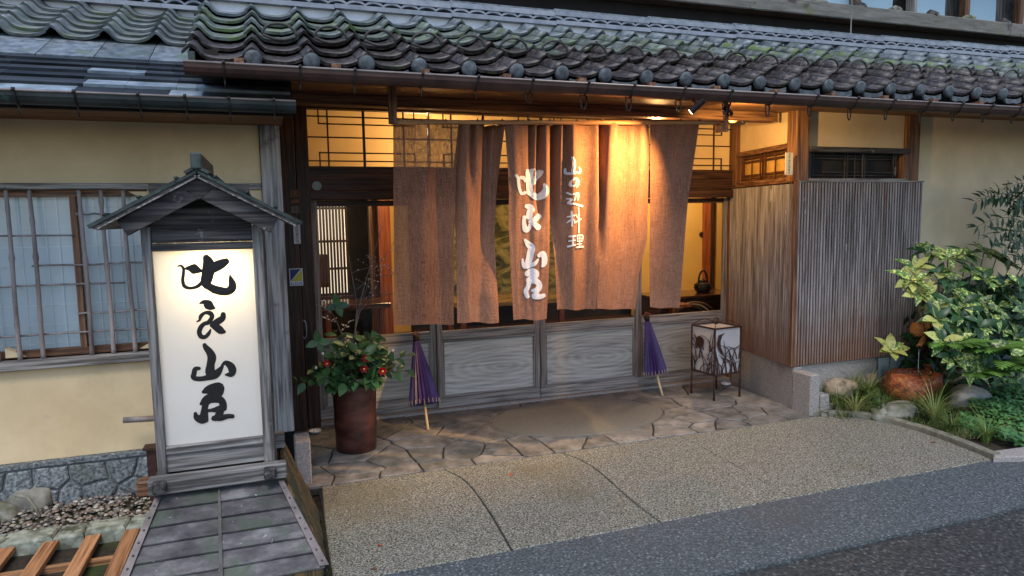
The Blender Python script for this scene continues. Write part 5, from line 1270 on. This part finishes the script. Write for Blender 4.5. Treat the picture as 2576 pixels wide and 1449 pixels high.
for face in (0,1):
    for k in range(26):
        u0=r3.uniform(.03,.97);v0=r3.choice((.02,.02,.3,.5)); a=r3.uniform(-1,1); pts=[];rs=[]
        Lb=r3.uniform(.35,.6)
        for j in range(9):
            t=j/8; u=u0+a*.45*t*t*1.2+a*.1*t; v=v0+Lb*(t*1.3-.75*t*t*abs(a)-.1*t*t)
            u=min(.98,max(.02,u)); v=min(.97,max(.02,v)); pts.append(facepts(face,u,v)); rs.append(.0062*(1-.7*t))
        part('grass_blade',G().tube(pts,rs,4,False),MT['rust'],LN)
c=facepts(1,.62,.66); n_=-ex
g=G(); g.tube([c+n_*.001,c+n_*.004],.052,24); part('moon_disc',g,MT['rust'],LN)
g=G(); vs=[facepts(0,u,v)+Vector((0,-.003,0)) for u,v in ((.12,.86),(.38,.9),(.26,.84),(.2,.72),(.22,.6),(.3,.5),(.36,.38),(.22,.46),(.12,.56),(.06,.68))]; g.add(vs,[tuple(range(10))]); part('bird_cutout',g,MT['rust'],LN)
for (s,t) in ((0,0),(a_,a_),(a_,0),(0,a_)):
    c=lpnt(a_/2,a_/2,z1_); p=lpnt(s,t,z1_); pts=[p.lerp(c,k/8)+Vector((0,0,.055*math.sin(math.pi*k/8*.9))) for k in range(9)]; part('top_scroll',G().tube(pts,.0035,5),MT['rust'],LN,smooth=True)
part('ring_handle',G().tube([lpnt(a_/2,a_/2,z1_+.012)+ex*.03*math.cos(2*math.pi*k/12)+Vector((0,0,.03+.03*math.sin(2*math.pi*k/12))) for k in range(13)],.004,5,False),MT['rust'],LN,smooth=True)
for q,lab in ((gz(793,1090),'small white salt dish on the floor by the dark left post'),(gz(1826,970),'small white salt dish behind the floor lantern')):
    d_=root('salt_dish',q,lab,'dish','white salt dishes either side of the entrance')
    part('dish',G().lathe([(0,.004),(.03,.004),(.042,.014),(.046,.016),(.045,.010),(.032,0),(0,0)],q+Vector((0,0,.008)),18),MT['white'],d_,smooth=True)
    part('salt',G().lathe([(.018,.012),(.010,.026),(0,.034)],q+Vector((0,0,.004)),10),MT['white'],d_,smooth=True)
# ------------------------------------------------------------------ garden
def rock(c,r,sq,seed,m,label,amp=.3):
    b=blob(c,r,seed,sq,3,amp,1.5); return thing('garden_rock',b,MT[m],label,'rock',smooth=True,loc=(c[0],c[1],hill(c[0],c[1])))
def gp(px,py,z=.1): return gz(px,py,z)
p=gp(2112,985,.1); rock((p.x,p.y,.13),.15,(1,.75,.6),1.2,'rock_t','rounded tan rock among the sedge near the slatted wall')
p=gp(2183,960,.12); rock((p.x,p.y,.15),.15,(1,.8,.7),4.4,'rock_t','orange-brown mossy rock left of the wet basin')
p=gp(2262,1035,.04); rock((p.x,p.y,.03),.20,(1.3,.6,.42),7.7,'rock','low mossy grey rock behind the kerb, in front of the basin')
p=gp(2432,1005,.10); rock((p.x+.02,p.y,.10),.19,(1.0,.7,.62),2.9,'rock','large pale grey rock right of the basin, beside the ivy')
p=gp(2385,960,.15); rock((p.x,p.y,.22),.17,(1.2,.7,.45),5.9,'rock_t','brown flat rock between the basin and the fern')
p=gp(2092,1042,.0); rock((p.x+.02,p.y+.08,.03),.07,(1,.8,.8),8.9,'rock','small dark rock by the kerb start')
p=gz(2535,1150,0); thing('road_slab',G().prism([(p.x-.16,p.y-.02),(p.x-.05,p.y+.06),(p.x+.3,p.y+.03),(p.x+.35,p.y-.06),(p.x+.05,p.y-.09)],-.02,.03,.008,.01),MT['granite'],'flat grey stone slab at the road edge past the kerb','stone')
# stone basin, spout, water
bc=at(2298,945,4.05); bcz=bc.z
bs=root('water_basin',(bc.x,bc.y,.1),'round iron-stained orange stone basin brimming with water','basin')
b=G(); prof_=[(.0,-.22),(.22,-.20),(.275,-.12),(.28,-.04),(.25,.02),(.20,.032),(.17,.018),(.0,.012)]
vs=[];fs=[];n=32
for i,(r_,z) in enumerate(prof_):
    for k in range(n):
        a=2*math.pi*k/n; q=.72*r_*(1+.25*noise.noise((math.cos(a)*1.5,math.sin(a)*1.5,i*.3))); vs.append((bc.x+q*1.12*math.cos(a),bc.y+q*1.0*math.sin(a),bcz+z+.012*noise.noise((math.cos(a)*3*r_*6,math.sin(a)*3*r_*6,2))))
for i in range(len(prof_)-1):
    for k in range(n): a=i*n+k;b_=i*n+(k+1)%n; fs.append((a,b_,b_+n,a+n))
b.add(vs,fs); part('bowl',b,MT['redrock'],bs,smooth=True)
wv=G(); vs=[(bc.x,bc.y,bcz+.03)];fs=[]
R_=8
for i in range(1,R_+1):
    for k in range(n): a=2*math.pi*k/n; q=.13*i/R_; vs.append((bc.x+q*1.1*math.cos(a),bc.y+q*.98*math.sin(a),bcz+.024+.006*math.sin(i*2.2+k*.4)))
for k in range(n): fs.append((0,1+k,1+(k+1)%n))
for i in range(R_-1):
    for k in range(n): a=1+i*n+k;b_=1+i*n+(k+1)%n; fs.append((a,b_,b_+n,a+n))
wv.add(vs,fs); part('water_surface',wv,mat('rippled_stained_water',[(.3,(.12,.03,.02)),(.7,(.34,.13,.07))],scale=9,rough=.06,bump=.4,bscale=16,bdist=.01,distort=2,spec=.6,vary=0),bs,smooth=True)
a=at(2300,830,4.16); b=at(2366,832,4.16)
lg=root('water_spout',(b.x,4.2,.1),'orange weathered log with a bamboo spout trickling water','spout')
part('log',G().tube([a+Vector((0,0,.0)),a+Vector((.012,0,.004)),b+Vector((-.01,0,.004)),b],[.045,.06,.058,.048],12),MT['orangelog'],lg,smooth=True)
c=at(2312,872,4.05); part('bamboo_pipe',G().tube([at(2335,838,4.14),at(2322,855,4.09),c],[.022,.021,.020],10),MT['orangelog'],lg,smooth=True)
part('pipe_mouth',G().tube([c+Vector((.005,.0,-.004)),c+Vector((-.012,-.006,-.012))],[.016,.012],10),MT['dim'],lg)
part('post',G().box(b.x-.09,b.x+.0,4.17,4.25,.1,b.z-.05),MT['dark_z'],lg)
e=at(2314,960,4.05); part('water_stream',G().tube([c+Vector((0,0,-.02)),Vector((c.x-.005,4.045,(c.z+e.z)/2)),Vector((c.x-.006,4.04,bcz+.03))],[.003,.0035,.005],6),MT['water'],lg,smooth=True)
q=at(2345,905,4.30); thing('tiled_backboard',G().box(at(2215,900,4.34).x,at(2340,900,4.34).x,4.33,4.36,.1,at(2300,893,4.34).z),MT['teal'],'blue-grey board standing behind the water basin','board')
q0=at(2345,880,4.25);q1=at(2415,880,4.25); thing('wooden_box',G().box(q0.x,q1.x,4.18,4.36,.1,q0.z),MT['soot_x'],'dark wooden box beside the spout under the shrub','box',bev=.005)
a=at(2340,935,4.0); b=at(2378,975,3.9); thing('ladle_stick',G().tube([a,b],.004,5),MT['bamblond'],'thin bamboo stick slanting down from the basin rim','stick')
a=at(2337,925,4.05); thing('basin_cup',G().lathe([(0,0),(.03,0),(.034,.05),(.045,.055),(.0,.056)],a+Vector((0,0,-.03)),14),MT['redrock'],'small rust coloured cup on the basin rim','cup',smooth=True)

r4=random.Random(11)
# variegated shrub: whorls of large leaves
AU=[leafmesh('shrub_leaf_a',.175,.078,'aucuba',.35,.5,.05,7),leafmesh('shrub_leaf_b',.15,.068,'aucuba',.4,.3,.05,7),leafmesh('shrub_leaf_y',.16,.082,'aucuba_y',.2,.2,.05,7),leafmesh('shrub_leaf_d',.165,.07,'aucuba_d',.35,.55,.05,7)]
def whorl(par,c,d,n,lmeshes,s=1.0,spread=.9):
    d=Vector(d).normalized(); o=d.orthogonal().normalized()
    for k in range(n):
        a=2*math.pi*k/n*1.0+r4.uniform(-.3,.3); sd_=Matrix.Rotation(a,3,d)@o; ring=.5+.5*(k%2); dd=(sd_*spread*(.7+.5*ring)+d*(1.0-.5*ring)+Vector((0,0,-.15))).normalized()
        inst('leaf',r4.choice(lmeshes),par,orient(c+sd_*.01,dd,d+Vector((0,-.3,.6)),r4.uniform(-.35,.35),s*r4.uniform(.7,1.15)))
sh=root('variegated_shrub',(5.55,4.0,.1),'bushy shrub with large yellow-speckled leaves against the khaki wall','shrub')
spots_=[(2300,670),(2290,700),(2335,640),(2360,690),(2390,650),(2430,640),(2470,630),(2440,680),(2500,650),(2540,670),(2480,700),(2400,720),(2340,745),(2310,735),(2370,770),(2430,760),(2470,760),(2520,720),(2560,720),(2570,660),(2540,770),(2500,790),(2570,780),(2420,800),(2460,820),(2380,815),(2355,800),(2520,830),(2560,850),(2440,850),(2480,870),(2400,860),(2545,890),(2400,905),(2440,915),(2500,920),(2565,930),(2530,905),(2370,860),(2470,900)]
for (px,py) in spots_:
    Y=4.18-.45*min(1,max(0,(py-620)/250))+r4.uniform(-.08,.08)
    c=at(px+r4.uniform(-6,6),py+r4.uniform(-6,6),Y); b=Vector((5.6+(c.x-5.6)*.3,4.15,.15)); mid=b.lerp(c,.55)+Vector((0,.05,.02))
    part('branch',G().tube([b,mid,c],[.010,.007,.004],5),MT['stem'],sh,smooth=True)
    lm_=[AU[0],AU[1],AU[2],AU[3],AU[3]] if px<2400 else [AU[0],AU[1],AU[3],AU[3]]
    if px<2330: lm_=[AU[2],AU[0],AU[2]]
    whorl(sh,c,(c-mid)+Vector((-.0,-.25,.1)),9,lm_,.86)
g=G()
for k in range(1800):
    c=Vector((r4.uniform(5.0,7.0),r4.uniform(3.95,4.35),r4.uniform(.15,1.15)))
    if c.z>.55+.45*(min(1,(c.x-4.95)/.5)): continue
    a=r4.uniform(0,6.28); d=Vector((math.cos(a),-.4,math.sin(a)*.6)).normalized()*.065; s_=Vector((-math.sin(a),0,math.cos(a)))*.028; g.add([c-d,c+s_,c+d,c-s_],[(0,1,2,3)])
part('inner_leaves',g,MT['aucuba_d'],sh,kind='stuff')  # darker leaf colour stands in for shadow inside the shrub
# single small variegated sprig left of the spout
sq_=root('young_sprig',at(2240,1000,4.15),'single upright sprig with bright yellow-green leaves before the slats','plant')
t_=at(2240,880,4.12); part('stem',G().tube([at(2238,1030,4.12),at(2236,950,4.12),t_],.006,6),MT['stem'],sq_,smooth=True); whorl(sq_,t_,(-.1,-.5,.9),9,[AU[2],AU[2],AU[0]],.85)
# low fern with fresh fronds
def fern(base,fronds,label,L=.3):
    f_=root('fern',base,label,'fern')
    for k in range(fronds):
        a=r4.uniform(-2.9,.2)+.0; d=Vector((math.cos(a),math.sin(a)*.8,.75)).normalized(); ln=L*r4.uniform(.8,1.2); g=G(); pts=[]
        for j in range(13):
            t=j/12; pts.append(Vector(base)+d*ln*t+Vector((0,0,-.28*ln*t*t*1.6)))
        g.tube(pts,.0018,4,False)
        for j in range(1,13):
            p=pts[j]; ax=(pts[j]-pts[j-1]).normalized(); sd_=ax.cross(Vector((0,0,1))).normalized(); w_=.085*math.sin(math.pi*(j/13)**.7)*L/.3
            for sg_ in (-1,1):
                e_=p+sd_*sg_*w_+ax*w_*.3+Vector((0,0,-.01)); wd=ax*.016*L/.3; g.add([p-wd*.4,p+wd*.4,p.lerp(e_,.5)+wd,e_,p.lerp(e_,.5)-wd],[(0,1,2,3,4)])
        part('frond',g,MT['fern'],f_)
for px,py,Y,n_,L,lab in ((2395,880,3.75,11,.34,'bright green fern below the shrub, nearest the spout'),(2485,890,3.65,12,.38,'bright green fern under the middle of the shrub'),(2465,950,3.55,11,.30,'low arching fern above the pale grey rock'),(2550,930,3.5,12,.40,'fern at the right edge of the photo above the ivy')):
    fern(at(px,py,Y),n_,lab,L)
# nandina sprays
nd=root('nandina_bush',(6.4,4.1,.1),'tall nandina with thin dark leaflets in front of the khaki wall','shrub')
NL=[leafmesh('nandina_leaf_a',.09,.026,'nandina',.2,.2,0,4),leafmesh('nandina_leaf_b',.075,.022,'nandina',.2,.3,0,4)]
cnt=0
for (px,py,tx,ty2) in ((2576,500,2455,500),(2590,540,2480,485),(2580,560,2460,560),(2600,470,2520,480),(2590,590,2490,590),(2600,620,2520,615),(2600,520,2540,530),(2610,560,2540,570),(2600,600,2550,600),(2620,500,2560,490),(2620,640,2540,640)):
    a=at(px,py,4.12);b=at(tx,ty2,4.0); pts=[a.lerp(b,t)+Vector((0,0,.05*math.sin(math.pi*t)-.03*t*t)) for t in [k/8 for k in range(9)]]
    part('stalk',G().tube([Vector((6.45,4.15,.1)),Vector((6.4,4.15,1.0)),a],.006,5) if cnt%3==0 else G().tube(pts[:3],.003,4),MT['stem'],nd,smooth=True)
    part('rachis',G().tube(pts,.002,4),MT['stem'],nd,smooth=True); cnt+=1
    for j in range(2,9):
        for sg_ in (-1,1):
            p=pts[j]; ax=(pts[j]-pts[j-1]).normalized(); sd_=(ax.cross(Vector((0,-1,.3))).normalized()*sg_+ax*.6+Vector((0,r4.uniform(-.4,.2),r4.uniform(-.3,.2)))).normalized()
            for q in range(2):
                dd=(sd_+Vector((r4.uniform(-.5,.5),r4.uniform(-.3,.3),r4.uniform(-.6,.2)))).normalized(); inst('leaf',r4.choice(NL),nd,orient(p+sd_*.02*q,dd,(0,-.6,1),r4.uniform(-.6,.6),r4.uniform(.8,1.25)))
g=G()
for k in range(500):
    c=Vector((r4.uniform(6.2,7.2),r4.uniform(4.0,4.3),r4.uniform(.9,1.55))); 
    if c.x<6.6+r4.uniform(0,.3) : continue
    a=r4.uniform(0,6.28); d=Vector((math.cos(a),-.3,math.sin(a)*.6)).normalized()*.032; s_=Vector((-math.sin(a),0,math.cos(a)))*.008; g.add([c-d,c+s_,c+d,c-s_],[(0,1,2,3)])
part('inner_leaves',g,MT['nandina'],nd,kind='stuff')
# ivy carpet
g=G()
def ivyz(x,y):
    return max(hill(x,y),0)+.10*max(0,1-((x-5.45)/1.0)**2)*max(0,1-((y-3.5)/.6)**2)
k=0
while k<6000:
    x=r4.uniform(4.42,6.6);y=r4.uniform(3.02,3.95)
    if x<4.62+.35*noise.noise((y*3,0,0))+max(0,(y-3.35))*1.3: continue
    h=ivyz(x,y)+(.06*noise.noise((x*5,y*5,0)))+.09*noise.noise((x*2.2,y*2.2,4)) ; z=h+r4.uniform(-.02,.03)
    k+=1; c=Vector((x,y,max(z,.01))); a=r4.uniform(0,6.28); n_=Vector((r4.uniform(-.5,.4),r4.uniform(-1.0,.1),1)).normalized(); u=n_.orthogonal().normalized(); u=Matrix.Rotation(a,3,n_)@u; v_=n_.cross(u); s_=r4.uniform(.014,.026)
    g.add([c-u*s_*.5,c-u*s_*.3+v_*s_*.9,c+u*s_*.25+v_*s_*.5,c+u*s_*1.1,c+u*s_*.25-v_*s_*.5,c-u*s_*.3-v_*s_*.9],[(0,5,4,3,2,1)])
o=part('ivy_ground_cover',g,MT['ivy'],None,loc=(5.2,3.6,0)); setp(o,'dense dark green ivy spreading over the corner of the garden bed','ground cover',kind='stuff')
# sedge tufts
def sedge(base,n_,L,label,m='grass',spread=1.0):
    g=G(); base=Vector(base)
    for k in range(n_):
        a=r4.uniform(0,2*math.pi); ln=L*r4.uniform(.55,1.15); out=r4.uniform(.35,1.25)*spread; w_=r4.uniform(.003,.0055)
        hd_=Vector((math.cos(a),math.sin(a),0)); sd_=Vector((-math.sin(a),math.cos(a),0)); p0=base+hd_*r4.uniform(0,.03)+Vector((0,0,-.01)); prev=None; vs=[]
        for j in range(5):
            t=j/4; p=p0+hd_*ln*out*t*t*.9+Vector((0,0,ln*(t-.55*out*t*t))); ww=w_*(1-t*.9); vs+= [p-sd_*ww,p+sd_*ww]
        g.add(vs,[(2*j,2*j+1,2*j+3,2*j+2) for j in range(4)])
    return thing('sedge_tuft',g,MT[m],label,'grass tuft','tufts of sedge in the garden bed',loc=base)
SP=[(2045,960,.12,.20,'sedge tuft against the corner of the slatted wall'),(2065,1000,.05,.16,'short sedge tuft behind the small granite block'),(2080,975,.1,.2,'sedge tuft left of the tan rock'),(2110,1035,.02,.2,'arching sedge tuft at the start of the kerb'),(2150,1040,.02,.2,'sedge tuft hanging over the kerb below the tan rock'),(2150,985,.08,.22,'sedge tuft between the tan and the orange-brown rock'),(2185,1000,.08,.24,'tall sedge tuft left of the young sprig'),(2210,950,.15,.2,'sedge tuft close to the slats behind the young sprig'),(2215,1040,.03,.18,'sedge tuft left of the low mossy rock'),(2350,1065,.02,.28,'large sedge tuft above the kerb bend'),(2310,1040,.03,.2,'sedge tuft right of the low mossy rock'),(2360,1010,.08,.25,'upright sedge tuft between basin and pale grey rock'),(2280,1000,.08,.14,'short sedge tuft in front of the basin'),(2130,930,.15,.2,'sedge tuft behind the tan rock'),(2395,1085,.01,.16,'dry sedge tuft beside the ivy'),(2480,1110,.0,.2,'thin sedge tuft where ivy meets the kerb end')]
for i,(px,py,z,L,lab) in enumerate(SP): sedge(gz(px,py,z),75,L*1.5,lab)
# low filler plants
g=G()
for k in range(7000):
    x=r4.uniform(4.1,5.4); y=r4.uniform(3.3,4.36)
    if y<4.0 and x<4.45+.0: continue
    z=max(hill(x,y),0); c=Vector((x,y,z)); a=r4.uniform(0,6.28); l_=r4.uniform(.02,.075); d=Vector((math.cos(a)*.6,math.sin(a)*.6,.8)).normalized()*l_; s_=Vector((-math.sin(a),math.cos(a),0))*.0045; g.add([c-s_,c+s_,c+d],[(0,1,2)])
o=part('garden_grass',g,MT['grass'],None,loc=(4.8,3.9,0)); setp(o,'short mixed grass and moss between the garden rocks','grass',kind='stuff')

# ------------------------------------------------------------------ left foreground: gravel, kerb, cedar grating
g=G()
gpm=[]
for k in range(2300):
    x=r4.uniform(-2.4,-.05); y=r4.uniform(4.03,4.385); c=Vector((x,y,r4.uniform(-.012,.012)+.03*max(0,(y-4.05)/.35))); r_=r4.uniform(.007,.016)
    if x>-.7 and y<4.1: continue
    sx_,sy_,sz_=r4.uniform(.8,1.3),r4.uniform(.8,1.2),r4.uniform(.5,.8); an=r4.uniform(0,3.1)
    vs=[]
    for (a,b,c_) in ((1,0,0),(-1,0,0),(0,1,0),(0,-1,0),(0,0,1),(.6,.6,.5),(-.6,.6,.5),(.6,-.6,.5),(-.6,-.6,.5)):
        X=a*sx_*r_;Y_=b*sy_*r_; vs.append(c+Vector((X*math.cos(an)-Y_*math.sin(an),X*math.sin(an)+Y_*math.cos(an),c_*sz_*r_)))
    g.add(vs,[(4,5,6),(4,6,8),(4,8,7),(4,7,5),(5,0,2),(5,2,6),(6,2,1),(6,1,8),(8,1,3),(8,3,7),(7,3,0),(7,0,5)])
gm=bpy.data.materials.new('mixed_gravel'); gm.use_nodes=True; nt=gm.node_tree; p_=nt.nodes['Principled BSDF']; ge=nt.nodes.new('ShaderNodeNewGeometry'); rp=nt.nodes.new('ShaderNodeValToRGB')
el_=rp.color_ramp.elements; el_[0].color=(.05,.045,.04,1); el_[1].color=(.46,.43,.38,1)
for ps,c_ in ((.3,(.16,.14,.115)),(.55,(.24,.165,.12)),(.7,(.19,.19,.18)),(.86,(.33,.28,.21))): e=el_.new(ps); e.color=(*c_,1)
nt.links.new(ge.outputs['Random Per Island'],rp.inputs[0]); nt.links.new(rp.outputs[0],p_.inputs['Base Color']); p_.inputs['Roughness'].default_value=.7
o=part('gravel',g,gm,None,smooth=True,loc=(-1.2,4.2,0)); setp(o,'mixed brown and grey pebbles at the foot of the stone foundation','gravel',kind='stuff')
struct('gravel_bed',G().add([(-4,4.0,-.03),(.08,4.0,-.03),(.08,4.42,.012),(-4,4.42,.012)],[(0,1,2,3)]),MT['soil'])
for i,(x0,x1) in enumerate(((-1.95,-1.36),(-1.355,-1.13),(-1.125,-.99),(-.985,-.80),(-.795,-.5))):
    g=G(); n=9; vs=[]
    pts=rough_edge([(x0,3.935),(x1,3.93),(x1,4.075),(x0,4.08)],.035,.016,i*3.3); g.prism(pts,-.14,.012+.004*(i%2),.012,.012)
    thing('kerb_stone',g,MT['lichen'],['long lichen-covered kerb stone at the left edge of the photo','pale lichen-covered kerb stone above the second grating bar','short cracked lichen kerb stone in the middle','knobbly kerb stone above the third grating bar','last lichen kerb stone tucked beside the copper plinth'][i],'kerb stone','lichen kerb stones between gravel and grating')
struct('ditch',G().add([(-4,2.9,-.16),(-.2,2.9,-.16),(-.2,3.95,-.16),(-4,3.95,-.16)],[(0,1,2,3)]),MT['soil'])
gr=root('cedar_grating',(-1.1,3.75,0),'fresh cedar slatted grating over the ditch beside the plinth','grating')
part('rail',G().box(-2.4,-.62,3.675,3.715,-.075,-.035),MT['cedarx'],gr,bev=.002); part('rail',G().box(-2.4,-.62,3.20,3.24,-.075,-.035),MT['cedarx'],gr)
for x in (-1.51,-1.325,-1.135,-.945,-.765): part('slat',G().box(x-.035,x+.035,3.08,3.935,-.034,-.006),MT['cedar'],gr,bev=.002)
g=G()
for k in range(700):
    x=r4.uniform(-1.7,-.7);y=r4.uniform(3.2,3.92); c=Vector((x,y,-.155+r4.uniform(0,.06))); a=r4.uniform(0,6.28); s_=r4.uniform(.006,.014); n_=Vector((r4.uniform(-.5,.5),r4.uniform(-.5,.5),1)).normalized(); u=Matrix.Rotation(a,3,n_)@n_.orthogonal().normalized(); v_=n_.cross(u); g.add([c-u*s_,c+v_*s_*.6,c+u*s_,c-v_*s_*.6],[(0,1,2,3)])
o=part('ditch_weeds',g,MT['ivy'],None,loc=(-1.1,3.6,-.15)); setp(o,'small weeds growing in the ditch under the cedar grating','weeds',kind='stuff')
p=gz(95,1260,.05); th=thing('garden_rock',blob((p.x-.02,p.y,.06),.11,3.1,(1.1,.7,.8),3,.35,1.5),MT['rock'],'dark angular rock on the gravel by the foundation','rock',smooth=True,loc=(p.x,p.y,0))
p=gz(20,1290,.02); thing('garden_rock',blob((p.x-.05,p.y-.03,.03),.11,6.1,(1.2,.8,.7),3,.35,1.5),MT['rock'],'mossy rock at the left edge beside a white bone-like stone','rock',smooth=True,loc=(p.x,p.y,0))
a=at(40,1245,4.1); thing('driftwood',G().tube([a,at(70,1252,4.08),at(88,1275,4.05),at(100,1300,4.03)],[.012,.010,.007,.008],8),MT['kerb'],'pale forked driftwood piece lying over the rock','driftwood',smooth=True)
sedge(gz(5,1240,.02),40,.14,'small green tuft at the left edge beside the foundation')
a=at(383,1140,4.25); thing('small_post',G().box(a.x-.025,a.x+.02,4.22,4.27,0,a.z+.03).box(a.x-.04,a.x+.03,4.20,4.29,a.z+.031,a.z+.045),MT['rust'],'small rusty metal stub by the foundation behind the sign','post')

lfm=[leafmesh('fallen_leaf_mesh',.05,.028,'dead',.3,.4,0,4)]
for k,(x,y) in enumerate(((.42,3.25),(.38,3.02),(1.35,3.9),(4.25,3.35),(.9,2.6))):
    o=inst('fallen_leaf',lfm[0],None,orient(Vector((x,y,.006 if y>3 else .0)),(math.cos(k*2.1),math.sin(k*2.1),0),(0,0,1),0,.7+.1*k))
    setp(o,['small dry leaf on the forecourt near the copper plinth','small dry leaf at the forecourt edge below the plinth','small dry leaf on the second forecourt slab near the paving','small dry leaf on the forecourt by the curved kerb','small dry leaf lying on the asphalt strip'][k],'leaf','small dry leaves on the ground')
